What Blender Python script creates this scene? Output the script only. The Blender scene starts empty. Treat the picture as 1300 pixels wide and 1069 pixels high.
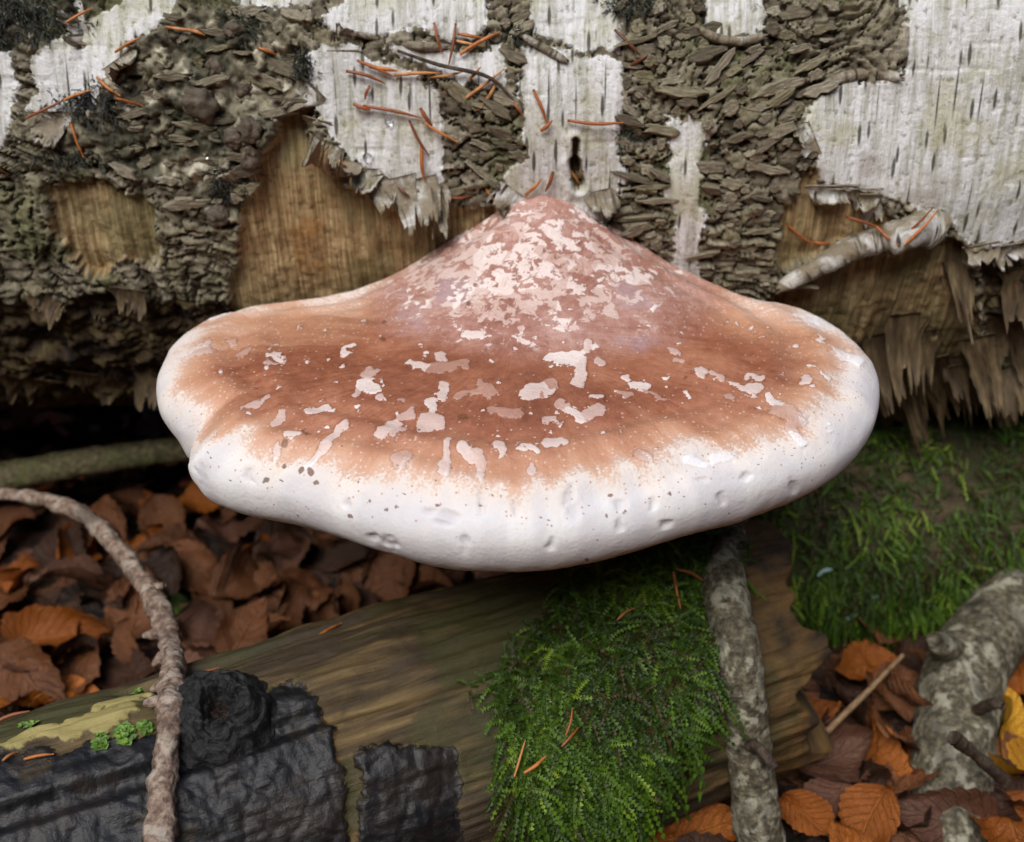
import bpy, math, random
import numpy as np
from mathutils import Vector, Matrix, Euler

R_ = math.radians
rng = np.random.default_rng(7)
random.seed(7)
sc = bpy.context.scene
col = sc.collection

# ------------------------------------------------------------------ camera
PITCH = R_(30)
CAM = np.array([0, -.329, .19]); FPX = 1394.
cam_d = bpy.data.cameras.new('camera'); cam = bpy.data.objects.new('camera', cam_d); col.objects.link(cam)
cam.location = CAM; cam.rotation_euler = (math.pi/2 - PITCH, 0, 0)
cam_d.sensor_width = 36; cam_d.lens = 36*FPX/1300
cam_d.clip_start = .01; cam_d.clip_end = 500
cam_d.dof.use_dof = True; cam_d.dof.focus_distance = .375; cam_d.dof.aperture_fstop = 10
sc.camera = cam
sc.cycles.max_bounces = 5; sc.cycles.diffuse_bounces = 3; sc.cycles.glossy_bounces = 2; sc.cycles.transmission_bounces = 4; sc.cycles.caustics_reflective = False; sc.cycles.caustics_refractive = True

# ------------------------------------------------------------------ sky and sun (soft overcast woodland light)
SUN_EL, SUN_AZ = R_(54), R_(205)      # azimuth clockwise from +Y
w = bpy.data.worlds.new('World'); sc.world = w; w.use_nodes = True
nt = w.node_tree; nt.nodes.clear()
sky = nt.nodes.new('ShaderNodeTexSky'); sky.sky_type = 'NISHITA'; sky.sun_disc = False
sky.sun_elevation = SUN_EL; sky.sun_rotation = SUN_AZ; sky.air_density = 1.0; sky.dust_density = 3.0; sky.ozone_density = 1.0
hs = nt.nodes.new('ShaderNodeHueSaturation'); hs.inputs['Saturation'].default_value = 1.0
bg = nt.nodes.new('ShaderNodeBackground'); bg.inputs['Strength'].default_value = .12
wo = nt.nodes.new('ShaderNodeOutputWorld')
nt.links.new(sky.outputs[0], hs.inputs['Color']); nt.links.new(hs.outputs[0], bg.inputs[0]); nt.links.new(bg.outputs[0], wo.inputs[0])
sd = bpy.data.lights.new('sun', 'SUN'); sd.energy = 1.5; sd.angle = R_(35); sd.color = (1, .99, .97)
so = bpy.data.objects.new('sun', sd); col.objects.link(so)
sdir = Vector((math.sin(SUN_AZ)*math.cos(SUN_EL), math.cos(SUN_AZ)*math.cos(SUN_EL), math.sin(SUN_EL)))
so.rotation_euler = sdir.to_track_quat('Z', 'Y').to_euler(); so.location = sdir*3
vs = sc.view_settings; vs.view_transform = 'Standard'; vs.look = 'None'; vs.gamma = 1; vs.use_curve_mapping = False
vs.exposure = .48

# ------------------------------------------------------------------ maths helpers
FW = np.array([0, math.cos(PITCH), -math.sin(PITCH)]); UPV = np.array([0, math.sin(PITCH), math.cos(PITCH)])
def proj(P):
    d = P - CAM; z = d @ FW
    z = np.where(abs(z) < 1e-6, 1e-6, z)
    return np.stack([650 + FPX*d[..., 0]/z, 534.5 - FPX*(d @ UPV)/z], -1)
def ray(u, v): return FW + UPV*((534.5-v)/FPX) + np.array([1., 0, 0])*((u-650)/FPX)
def at_z(u, v, z): d = ray(u, v); return CAM + d*((z-CAM[2])/d[2])
def at_y(u, v, y): d = ray(u, v); return CAM + d*((y-CAM[1])/d[1])

def _h(ix, iy, iz, seed):
    n = (ix*374761393 + iy*668265263 + iz*1442695041 + seed*974634777) & 0xFFFFFFFF
    n = ((n ^ (n >> 13))*1274126177) & 0xFFFFFFFF
    n = ((n ^ (n >> 16))*2246822519) & 0xFFFFFFFF
    return ((n ^ (n >> 15)) & 0xFFFFFF)/float(0xFFFFFF)
def vnoise(p, seed=0):
    """value noise in -1..1, p (...,3)"""
    i = np.floor(p).astype(np.int64); f = p - i; f = f*f*f*(f*(f*6-15)+10)
    r = 0
    for dx in (0, 1):
        wx = f[..., 0] if dx else 1-f[..., 0]
        for dy in (0, 1):
            wy = f[..., 1] if dy else 1-f[..., 1]
            for dz in (0, 1):
                wz = f[..., 2] if dz else 1-f[..., 2]
                r = r + wx*wy*wz*_h(i[..., 0]+dx, i[..., 1]+dy, i[..., 2]+dz, seed)
    return r*2-1
def fbm(p, octv=4, seed=0, gain=.5):
    a, s, r = 1., 0., 0
    for k in range(octv):
        r = r + a*vnoise(p*(2.03**k) + 17.3*k, seed+k); s += a; a *= gain
    return r/s
def vor(x, y, seed=0, offs=False):
    """2d voronoi: F1, F2, cell random (and offset from the cell's point)"""
    ix = np.floor(x).astype(np.int64); iy = np.floor(y).astype(np.int64)
    f1 = np.full(x.shape, 9.); f2 = np.full(x.shape, 9.); cid = np.zeros(x.shape); ox = np.zeros(x.shape); oy = np.zeros(x.shape)
    for dx in (-1, 0, 1):
        for dy in (-1, 0, 1):
            cx = ix+dx; cy = iy+dy
            px = cx + .5 + .85*(_h(cx, cy, 0*cx, seed)-.5); py = cy + .5 + .85*(_h(cx, cy, 0*cx+5, seed)-.5)
            d = np.hypot(px-x, py-y); r = _h(cx, cy, 0*cx+9, seed)
            n = d < f1
            f2 = np.where(n, f1, np.minimum(f2, d)); cid = np.where(n, r, cid); f1 = np.where(n, d, f1)
            if offs: ox = np.where(n, x-px, ox); oy = np.where(n, y-py, oy)
    if offs: return f1, f2, cid, ox, oy
    return f1, f2, cid
def sstep(a, b, x): t = np.clip((x-a)/(b-a), 0, 1); return t*t*(3-2*t)
def poly_sdf(q, poly):
    """signed distance, positive inside; q (N,2)"""
    P = np.array(poly, float); n = len(P)
    d2 = np.full(len(q), 1e18); ins = np.zeros(len(q), bool)
    for i in range(n):
        a = P[i]; b = P[(i+1) % n]; e = b-a; w_ = q-a
        t = np.clip((w_ @ e)/max(e @ e, 1e-9), 0, 1)
        d = w_ - t[:, None]*e; d2 = np.minimum(d2, (d*d).sum(1))
        c = ((a[1] <= q[:, 1]) & (b[1] > q[:, 1])) | ((b[1] <= q[:, 1]) & (a[1] > q[:, 1]))
        if e[1] != 0:
            xi = a[0] + (q[:, 1]-a[1])*e[0]/e[1]
            ins ^= c & (q[:, 0] < xi)
    d = np.sqrt(d2)
    return np.where(ins, d, -d)
def seg_sdf(q, a, b, th):
    a = np.array(a, float); b = np.array(b, float); e = b-a; w_ = q-a
    t = np.clip((w_ @ e)/max(e @ e, 1e-9), 0, 1)
    return th/2 - np.linalg.norm(w_ - t[:, None]*e, axis=1)
def spline(pts, n):
    """Catmull-Rom through pts"""
    P = np.array(pts, float); P = np.vstack([2*P[0]-P[1], P, 2*P[-1]-P[-2]])
    m = len(P)-3; t = np.linspace(0, m-1e-6, n); i = t.astype(int); f = (t-i)[:, None]
    p0, p1, p2, p3 = P[i], P[i+1], P[i+2], P[i+3]
    return .5*((2*p1) + (-p0+p2)*f + (2*p0-5*p1+4*p2-p3)*f*f + (-p0+3*p1-3*p2+p3)*f**3)

# ------------------------------------------------------------------ object helpers
def new_mesh(name, V, Q=None, T=None, attrs=None, smooth=True):
    """V (N,3); Q (M,4) quads; T (K,3) tris; attrs name->(N,) or (N,3)"""
    me = bpy.data.meshes.new(name)
    V = np.ascontiguousarray(V, np.float32)
    me.vertices.add(len(V)); me.vertices.foreach_set('co', V.ravel())
    idx, st, tot = [], [], []
    k = 0
    if Q is not None and len(Q):
        idx.append(np.asarray(Q, np.int32).ravel()); st.append(np.arange(len(Q), dtype=np.int32)*4); tot.append(np.full(len(Q), 4, np.int32)); k = len(Q)*4
    if T is not None and len(T):
        idx.append(np.asarray(T, np.int32).ravel()); st.append(k + np.arange(len(T), dtype=np.int32)*3); tot.append(np.full(len(T), 3, np.int32))
    idx = np.concatenate(idx); st = np.concatenate(st); tot = np.concatenate(tot)
    me.loops.add(len(idx)); me.loops.foreach_set('vertex_index', idx)
    me.polygons.add(len(st)); me.polygons.foreach_set('loop_start', st); me.polygons.foreach_set('loop_total', tot)
    me.polygons.foreach_set('use_smooth', np.full(len(st), smooth))
    me.update(calc_edges=True)
    for n_, a in (attrs or {}).items():
        a = np.asarray(a, np.float32)
        if a.ndim == 1:
            at = me.attributes.new(n_, 'FLOAT', 'POINT'); at.data.foreach_set('value', a)
        else:
            at = me.attributes.new(n_, 'FLOAT_VECTOR', 'POINT'); at.data.foreach_set('vector', np.ascontiguousarray(a).ravel())
    return me
def grid_quads(ni, nj, wi=False, wj=False):
    i = np.arange(ni if wi else ni-1); j = np.arange(nj if wj else nj-1)
    I, J = np.meshgrid(i, j, indexing='ij'); I2 = (I+1) % ni; J2 = (J+1) % nj
    return np.stack([I*nj+J, I2*nj+J, I2*nj+J2, I*nj+J2], -1).reshape(-1, 4)
def obj(name, me, mat=None, parent=None, loc=None):
    o = bpy.data.objects.new(name, me); col.objects.link(o)
    if mat is not None and me is not None and not me.materials: me.materials.append(mat)
    if parent is not None: o.parent = parent
    if loc is not None: o.location = loc
    return o
def tag(o, label=None, cat=None, group=None, kind=None):
    if label: o['label'] = label
    if cat: o['category'] = cat
    if group: o['group'] = group
    if kind: o['kind'] = kind
    return o
def normals(V, Q):
    a = V[Q[:, 2]]-V[Q[:, 0]]; b = V[Q[:, 3]]-V[Q[:, 1]]; n = np.cross(a, b)
    N = np.zeros_like(V)
    for k in range(4): np.add.at(N, Q[:, k], n)
    return N/np.maximum(np.linalg.norm(N, axis=1), 1e-12)[:, None]
def frame_from(n, t):
    """rotation matrix (cols x,y,z) with z=n and x~t"""
    n = Vector(n).normalized(); t = Vector(t); x = (t - n*t.dot(n))
    x = x.normalized() if x.length > 1e-6 else n.orthogonal().normalized()
    y = n.cross(x); return Matrix((x, y, n)).transposed()

# ------------------------------------------------------------------ materials
def C(r, g, b):
    f = lambda c: (c/255/12.92) if c/255 <= .04045 else ((c/255+.055)/1.055)**2.4
    return (f(r), f(g), f(b), 1)
class Mt:
    def __init__(s, name):
        s.m = bpy.data.materials.new(name); s.m.use_nodes = True; s.t = s.m.node_tree
        s.p = s.t.nodes['Principled BSDF']
    def _set(s, sock, v):
        if v is None: return
        if isinstance(v, bpy.types.NodeSocket): s.t.links.new(v, sock)
        else: sock.default_value = v
    def nd(s, typ, ins=(), **at):
        n = s.t.nodes.new('ShaderNode'+typ)
        for k, v in at.items(): setattr(n, k, v)
        for k, v in (ins.items() if isinstance(ins, dict) else enumerate(ins)): s._set(n.inputs[k], v)
        return n
    def attr(s, name, vec=False):
        n = s.nd('Attribute', attribute_name=name); return n.outputs['Vector' if vec else 'Fac']
    def obj_co(s): return s.nd('TexCoord').outputs['Object']
    def rand(s): return s.nd('ObjectInfo').outputs['Random']
    def mapv(s, v, scale=(1, 1, 1), loc=(0, 0, 0), rot=(0, 0, 0)):
        return s.nd('Mapping', {'Vector': v, 'Scale': scale, 'Location': loc, 'Rotation': rot}).outputs[0]
    def noise(s, v, scale, detail=4, rough=.55, dist=0, color=False):
        n = s.nd('TexNoise', {'Vector': v, 'Scale': scale, 'Detail': detail, 'Roughness': rough, 'Distortion': dist})
        return n.outputs['Color' if color else 'Fac']
    def vor(s, v, scale, feature='F1', out='Distance', rnd=1):
        return s.nd('TexVoronoi', {'Vector': v, 'Scale': scale, 'Randomness': rnd}, feature=feature).outputs[out]
    def math(s, op, a, b=None, c=None, clamp=False):
        n = s.nd('Math', operation=op, use_clamp=clamp); s._set(n.inputs[0], a); s._set(n.inputs[1], b); s._set(n.inputs[2], c); return n.outputs[0]
    def ss(s, x, a, b, c=0., d=1.):
        n = s.nd('MapRange', interpolation_type='SMOOTHSTEP'); n.clamp = True
        for k, v in zip(('Value', 'From Min', 'From Max', 'To Min', 'To Max'), (x, a, b, c, d)): s._set(n.inputs[k], v)
        return n.outputs[0]
    def ramp(s, fac, stops):
        n = s.nd('ValToRGB'); cr = n.color_ramp
        while len(cr.elements) < len(stops): cr.elements.new(.5)
        for e, (p, c) in zip(cr.elements, sorted(stops, key=lambda q: q[0])): e.position = p; e.color = c
        s._set(n.inputs[0], fac); return n.outputs[0]
    def mix(s, fac, a, b, blend='MIX'):
        n = s.nd('Mix', data_type='RGBA', blend_type=blend)
        s._set(n.inputs[0], fac); s._set(n.inputs[6], a); s._set(n.inputs[7], b); return n.outputs[2]
    def bump(s, h, dist, strength=1, normal=None):
        n = s.nd('Bump', {'Height': h, 'Distance': dist, 'Strength': strength})
        if normal is not None: s._set(n.inputs['Normal'], normal)
        return n.outputs[0]
    def out(s, color=None, rough=.6, normal=None, spec=.5, **kw):
        s._set(s.p.inputs['Base Color'], color); s._set(s.p.inputs['Roughness'], rough); s._set(s.p.inputs['Normal'], normal)
        s._set(s.p.inputs['Specular IOR Level'], spec)
        for k, v in kw.items(): s._set(s.p.inputs[k.replace('_', ' ')], v)
        return s.m

# ================================================================== GROUND
GZ = -.205
def stretch(lo, hi, step, far, n):
    core = np.arange(lo, hi+step/2, step); g = np.geomspace(step, far, n).cumsum()
    return np.r_[(lo-g)[::-1], core, hi+g]
def ground_z(x, y):
    p = np.stack([x, y, 0*x], -1)
    z = GZ + .010*fbm(p*9, 3, 3) + .004*fbm(p*40, 2, 5)
    d = np.hypot(x, y-.1)
    z = z + 1.9*sstep(.55, 2.4, d)*(1+.2*fbm(p*.8, 2, 12)) + .22*sstep(.42, .8, y)      # banks added round and behind the log to block low sky light
    z = z + .06*sstep(.5, 2, d)*fbm(p*1.3, 3, 8) + .8*sstep(6, 40, d)*fbm(p*.06, 3, 9)
    return z
gx = stretch(-.5, .5, .012, 22, 34); gy = stretch(-.25, .6, .012, 22, 34)
X, Y = np.meshgrid(gx, gy, indexing='ij')
V = np.stack([X, Y, ground_z(X, Y)], -1).reshape(-1, 3)
m = Mt('forest_soil'); co = m.obj_co()
n1 = m.noise(co, 60, 5, .65); cw = m.mix(.02, co, m.noise(co, 70, 4, color=True), 'ADD'); n2 = m.vor(cw, 75, out='Color'); v1 = m.vor(cw, 75)
c = m.ramp(n1, [(.3, C(22, 15, 10)), (.5, C(48, 31, 20)), (.7, C(82, 52, 32))])
sep = m.nd('SeparateColor', (n2,)).outputs[0]
c = m.mix(m.ss(sep, .3, .9, 0, .7), c, m.ramp(sep, [(0, C(60, 36, 22)), (.6, C(110, 64, 36)), (1, C(140, 92, 58))]))
ground_mat = m.out(c, .75, m.bump(m.math('ADD', n1, m.math('MULTIPLY', v1, .8)), .012))
gnd = obj('ground', new_mesh('ground', V, grid_quads(len(gx), len(gy))), ground_mat); tag(gnd, kind='structure')

# ================================================================== BIRCH LOG
BY, BZ, BR = .275, .046, .169
HALF = .75
xs = np.r_[np.linspace(-HALF, -.27, 40, endpoint=False), np.arange(-.27, .27, .00075), np.linspace(.27, HALF, 40)]
ta, tb = R_(-76), R_(44)
nth = int((tb-ta)*BR/.00075)
ths = np.r_[np.linspace(ta, tb, nth, endpoint=False), np.linspace(tb, ta+2*math.pi, 70, endpoint=False)]
XX, TT = np.meshgrid(xs, ths, indexing='ij')
Nx, Nt = XX.shape
x_ = XX.ravel(); t_ = TT.ravel(); a_ = t_*BR
nrm0 = np.stack([0*x_, -np.cos(t_), np.sin(t_)], -1)
base = np.stack([x_, BY - BR*np.cos(t_), BZ + BR*np.sin(t_)], -1)
q = proj(base)
q0 = q
q = q + 20*np.stack([fbm(base*60, 4, 31, .6), fbm(base*60+9, 4, 37, .6)], -1) + 4*np.stack([fbm(base*500, 2, 33), fbm(base*500, 2, 34)], -1)            # ragged zone borders
front = (nrm0 @ (CAM - np.array([0, BY, BZ])))/.5 > .12

WHITE = [
 [(-160, 60), (0, 55), (22, 60), (26, 110), (14, 180), (-20, 200), (-200, 180)],
 [(55, 75), (110, 28), (160, 0), (185, -60), (245, -60), (215, 25), (168, 62), (140, 100), (118, 128), (70, 150), (38, 138), (48, 100)],
 [(395, 70), (440, 62), (480, 80), (530, 95), (566, 120), (562, 180), (566, 226), (520, 238), (475, 222), (452, 205), (420, 165), (398, 120)],
 [(405, 18), (470, -10), (480, -60), (640, -60), (622, 0), (612, 40), (560, 52), (505, 42), (450, 52), (420, 45)],
 [(480, 62), (560, 60), (640, 62), (652, 110), (600, 105), (560, 95)],
 [(662, 58), (700, 62), (782, 70), (788, 140), (792, 240), (760, 300), (640, 250), (652, 215), (668, 160)],
 [(668, -60), (770, -60), (786, 25), (786, 62), (720, 58), (668, 40)],
 [(846, 150), (888, 148), (892, 215), (884, 300), (888, 345), (848, 335), (852, 250)],
 [(888, -60), (980, -60), (978, 20), (968, 44), (920, 52), (892, 36)],
 [(1140, -60), (1500, -60), (1500, 300), (1300, 300), (1265, 310), (1225, 305), (1190, 262), (1120, 250), (1085, 236), (1040, 230), (1030, 190), (1012, 158), (1030, 130), (1062, 106), (1120, 100), (1150, 90)],
 [(300, -60), (400, -60), (398, 0), (330, 12), (300, 4)],
]
WOOD = [
 [(318, 215), (370, 135), (398, 112), (402, 182), (440, 222), (500, 240), (560, 268), (600, 268), (640, 262), (600, 330), (560, 480), (300, 480), (290, 380), (300, 290)],
 [(60, 235), (120, 225), (200, 262), (210, 320), (120, 350), (70, 300)],
 [(985, 362), (1100, 322), (1192, 292), (1222, 312), (1236, 400), (1240, 620), (930, 620), (940, 400)],
 [(1040, 196), (1062, 232), (1110, 246), (1130, 280), (985, 345), (996, 268), (1020, 230)],
]
ROT = [
 [(1240, 318), (1290, 306), (1500, 306), (1500, 480), (1290, 470), (1246, 420)],
 [(-200, 395), (60, 385), (180, 380), (300, 395), (300, 700), (-200, 700)],
]
CRUST = [
 [(-160, -60), (140, -60), (120, 10), (70, 40), (20, 55), (-160, 55)],
 [(180, 60), (240, 20), (280, 10), (380, 20), (398, 80), (372, 130), (330, 200), (330, 270), (270, 262), (200, 235), (140, 200), (60, 190), (30, 150), (80, 150), (130, 120)],
]
def best_sdf(polys):
    r = np.full(len(q), -60.)
    inb = front & (q[:, 0] > -400) & (q[:, 0] < 1700)
    qq = q[inb]; v = np.full(len(qq), -60.)
    for P in polys: v = np.maximum(v, poly_sdf(qq, P))
    r[inb] = v
    return np.clip(r, -60, 60)
sw, swd, srt, scr = best_sdf(WHITE), best_sdf(WOOD), best_sdf(ROT), best_sdf(CRUST)
# beyond the frame: patchy white bark and furrows
off = (~front) | (q[:, 0] < -150) | (q[:, 0] > 1450)
gen = fbm(base*np.array([14, 9, 9]), 3, 61)*60
sw = np.where(off, gen, sw); swd = np.where(off, np.where(t_ < -.5, 30*fbm(base*8, 2, 66)-5, swd), swd)
slit = np.where(front, np.maximum(seg_sdf(q0, (731, 178), (730, 205), 8), seg_sdf(q0, (730, 205), (735, 235), 15)), -60)   # the split above the fungus
sw = np.minimum(sw, -slit); swd = np.maximum(swd, slit)
Wm = sstep(-2.5, 2.5, sw); Dm = sstep(-2.5, 2.5, swd)*(1-Wm); Rm = sstep(-8, 8, srt)*(1-Wm); Km = sstep(-12, 6, scr)*(1-Wm)*(1-Dm)
Fm = np.clip(1-Wm-Dm, 0, 1)
# relief
warp = fbm(base*70, 2, 41)*.003
flow = fbm(base*24, 2, 43)
jag = .0022*fbm(base*np.array([260, 420, 420]), 3, 46, .65)
f1, f2, cid, ox, oy = vor((x_+warp*1.5+jag+.004*flow)/.0105, (a_ + warp*1.8 + jag - .5*x_*flow)/.0046, 11, True)
edge = sstep(.015, .11, f2-f1)
tilt = (_h((cid*9973).astype(np.int64), 0, 0, 5)-.5)*.9*oy + (_h((cid*9973).astype(np.int64), 1, 0, 5)-.5)*.6*ox + .35*oy
plates = edge*np.clip(.0030 + .0034*cid + .0034*tilt, .0005, .009) - .0018 + .0012*fbm(base*np.array([190, 420, 420]), 3, 45) + .0012*fbm(base*np.array([70, 260, 260]), 2, 40)
g1, g2, cid2 = vor((x_+warp*1.6+jag)/.0056, (a_+warp*1.9+jag)/.0050, 23)
rid = 1-np.abs(fbm(base*150, 4, 48, .6))*2.2
lumps = sstep(.0, .25, g2-g1)*(.0002 + .0042*cid2**2) + .0060*fbm(base*70, 3, 47) + .0022*rid
lump_low = .0045*fbm(base*9, 3, 49) + .0030*fbm(base*26, 2, 50)
fibre = .0022*fbm(np.stack([x_*420+a_*12, a_*26, 0*x_], -1), 4, 51, .6) + .0016*fbm(base*110, 3, 55) + .0024*fbm(np.stack([x_*90, a_*9, 0*x_], -1), 2, 52)
paper = .0009 + .0005*fbm(np.stack([x_*80, a_*24, 0*x_], -1), 3, 53)
rot = .011*fbm(base*np.array([50, 70, 70]), 5, 54, .6) - .003
disp = lump_low + Wm*(paper+.0012) + Dm*(fibre-.0034) + Fm*((1-Km)*(plates-.0012) + Km*lumps)
disp = disp*(1-.8*Rm) + Rm*rot
# thin furrows crossing the white bark
disp -= .0004*Wm*sstep(.70, .82, vnoise(np.stack([x_*38, a_*330, 0*x_], -1)+.6*fbm(base*60, 2, 58)[:, None], 57))
disp += .0015*np.exp(-((slit+4)/5)**2) - .007*sstep(-3, 6, slit)
P = base + nrm0*disp[:, None]
# where the fungus grows, the bark is pushed out slightly
Q = grid_quads(Nx, Nt, wj=True)
LN = normals(P, Q)
LN *= np.sign((LN*nrm0).sum(1))[:, None]
# end discs
nv = len(P)
Pc = np.vstack([P, [[-HALF, BY, BZ], [HALF, BY, BZ]]])
T = []
j = np.arange(Nt); j2 = (j+1) % Nt
T = np.vstack([np.stack([np.full(Nt, nv), j, j2], -1), np.stack([np.full(Nt, nv+1), (Nx-1)*Nt+j2, (Nx-1)*Nt+j], -1)])
pad = lambda a: np.concatenate([a, np.zeros((2,)+a.shape[1:])])
luv = np.stack([x_, a_, 0*x_], -1)
me = new_mesh('birch_log', Pc, Q[:, ::-1], T, {'sw': pad(sw), 'swd': pad(swd), 'rot': pad(Rm), 'crust': pad(Km), 'luv': pad(luv), 'cell': pad(np.where(Km > .5, cid2, cid)), 'nz': pad(.5+.42*np.stack([fbm(base*40, 4, 501, .6), fbm(base*34, 4, 503, .6), fbm(base*190, 3, 505, .6)], -1))})
def log_at(u, v):
    """surface point, normal and grid index of the birch log under a direction"""
    d = ray(u, v); oy, oz = CAM[1]-BY, CAM[2]-BZ
    A = d[1]**2+d[2]**2; B = oy*d[1]+oz*d[2]; Cc = oy*oy+oz*oz-BR*BR; D = B*B-A*Cc
    t = (-B-math.sqrt(max(D, 0)))/A; p = CAM + d*t
    th = math.atan2((p[2]-BZ), -(p[1]-BY)); i = int(np.clip(np.searchsorted(xs, p[0]), 1, Nx-2)); j = int(np.clip((th-ta)/(tb-ta)*nth, 1, nth-2))
    k = i*Nt+j
    return P[k], nrm0[k], k

def bark_colours(m, uv, cell, s3=None):
    """shared colour recipes: white paper bark, furrowed bark"""
    s2 = m.noise(m.mapv(uv, (260, 34, 1)), 1, 4, .65); s3 = m.noise(uv, 40, 3, .65) if s3 is None else s3
    k_ = m.noise(uv, 260, 4, .65)
    white = m.ramp(s2, [(.25, C(138, 136, 118)), (.42, C(196, 197, 188)), (.55, C(226, 227, 226)), (.8, C(238, 239, 242))])
    s3b = m.math('ADD', s3, m.math('MULTIPLY', m.math('SUBTRACT', k_, .5), .5))
    white = m.mix(m.ss(s3b, .48, .72, 0, .6), white, C(180, 177, 138))
    white = m.mix(m.ss(s3, .40, .26, 0, .55), white, C(150, 138, 122))
    k = k_
    white = m.mix(m.ss(k, .56, .68, 0, .6), white, C(104, 100, 78))
    lv = m.mapv(uv, (330, 58, 1)); vn = m.nd('TexVoronoi', {'Vector': lv, 'Scale': 1.}); r = m.nd('SeparateColor', (vn.outputs['Color'],)).outputs[0]
    lent = m.math('MULTIPLY', m.ss(vn.outputs['Distance'], .17, .32, 1, 0), m.math('GREATER_THAN', r, .55))
    lv2 = m.mapv(uv, (560, 22, 1), (3, 7, 0)); vn = m.nd('TexVoronoi', {'Vector': lv2, 'Scale': 1.}); r2 = m.nd('SeparateColor', (vn.outputs['Color'],)).outputs[1]
    lent = m.math('MAXIMUM', lent, m.math('MULTIPLY', m.ss(vn.outputs['Distance'], .16, .34, 1, 0), m.math('GREATER_THAN', r2, .78)))
    white = m.mix(m.math('MULTIPLY', lent, .9), white, C(64, 62, 46))
    fur = m.ramp(cell, [(0, C(92, 84, 67)), (.3, C(122, 114, 95)), (.6, C(148, 140, 120)), (.85, C(130, 124, 95)), (1, C(166, 158, 140))])
    fur = m.mix(m.ss(k, .36, .56, .65, 0), fur, C(66, 57, 43))
    fur = m.mix(m.ss(s3, .52, .66, 0, .55), fur, C(98, 102, 62))
    return white, fur, s2, k, lent

m = Mt('birch_bark'); uv = m.attr('luv', True); cell = m.attr('cell')
nzs = m.nd('SeparateXYZ', (m.attr('nz', True),)).outputs
white, fur, s2, k, lent = bark_colours(m, uv, cell, nzs[0])
j1 = m.math('MULTIPLY', m.math('SUBTRACT', m.noise(uv, 420, 3, .65), .5), 22)
fw_ = m.ss(m.math('ADD', m.attr('sw'), j1), -1.2, 1.2); fd_ = m.ss(m.math('ADD', m.attr('swd'), j1), -1.5, 1.5)
fib = m.noise(m.mapv(uv, (620, 26, 1)), 1, 4, .72); fib2 = nzs[1]
wood = m.ramp(fib, [(.25, C(92, 74, 48)), (.42, C(140, 116, 80)), (.56, C(176, 152, 110)), (.72, C(210, 192, 154))])
wood = m.mix(m.ss(k, .52, .66, 0, .6), wood, C(84, 70, 46))
wood = m.mix(m.ss(fib2, .42, .64, 0, .75), wood, m.ramp(fib, [(.3, C(84, 78, 46)), (.7, C(150, 140, 98))]))
wood = m.mix(m.ss(fib2, .36, .28, 0, .6), wood, C(158, 116, 64))
cn_ = nzs[2]
crust = m.ramp(cn_, [(.3, C(54, 50, 38)), (.44, C(106, 100, 80)), (.56, C(152, 145, 122)), (.68, C(204, 198, 178))])
crust = m.mix(m.ss(fib2, .5, .62, 0, .8), crust, C(46, 48, 28))
c = m.mix(m.attr('crust'), fur, crust)
c = m.mix(fd_, c, wood)
rotc = m.ramp(cn_, [(.3, C(28, 21, 14)), (.52, C(74, 58, 38)), (.66, C(96, 84, 52)), (.8, C(140, 126, 96))])
c = m.mix(m.attr('rot'), c, rotc)
c = m.mix(fw_, c, white)
h = m.math('ADD', m.math('MULTIPLY', k, .6), m.math('MULTIPLY', fib, .5))
m.p.inputs['IOR'].default_value = 1.45
birch_mat = m.out(c, m.ss(fw_, 0, 1, .72, .5), m.bump(h, .0022, .8))
birch = obj('birch_log', me, birch_mat)
tag(birch, 'fallen birch trunk with peeling white bark and dark furrows, carrying the big bracket fungus', 'log')

# ---- loose plates of furrowed bark standing proud of the trunk (parts)
m = Mt('bark_plate'); oc = m.obj_co(); rd = m.rand()
k = m.noise(oc, 1.6, 4, .65)
c = m.ramp(rd, [(0, C(98, 90, 72)), (.3, C(128, 119, 98)), (.6, C(152, 143, 122)), (.8, C(134, 127, 96)), (1, C(170, 162, 142))])
c = m.mix(m.ss(k, .36, .56, .45, 0), c, C(72, 63, 48)); 
plate_mat = m.out(c, .78, m.bump(k, .0012))
def plate_mesh(seed):
    r = np.random.default_rng(seed); n = 13
    an = np.sort(np.linspace(0, 2*math.pi, n, endpoint=False) + r.uniform(-.22, .22, n)); rad = r.uniform(.62, 1.2, n)
    ring = np.stack([np.cos(an)*rad, np.sin(an)*rad], -1); tilt_ = r.uniform(-.25, .6)
    lv = [(1.04, -1.2), (1.0, .45), (.86, .75)]; V = []
    for s_, z_ in lv: V.append(np.column_stack([ring*s_, z_ + r.uniform(-.16, .16, n)*(z_ > 0) + tilt_*ring[:, 1]*(z_ > 0)]))
    V = np.vstack(V + [[[0, 0, .8]]]); Qs = []
    for l in range(2):
        for i in range(n): Qs.append((l*n+i, l*n+(i+1) % n, (l+1)*n+(i+1) % n, (l+1)*n+i))
    Ts = [(2*n+i, 2*n+(i+1) % n, 3*n) for i in range(n)]
    return new_mesh('bark_plate', V, Qs, Ts, smooth=False)
plate_meshes = [plate_mesh(s) for s in range(14)]
placed = []; tries = 0
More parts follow.
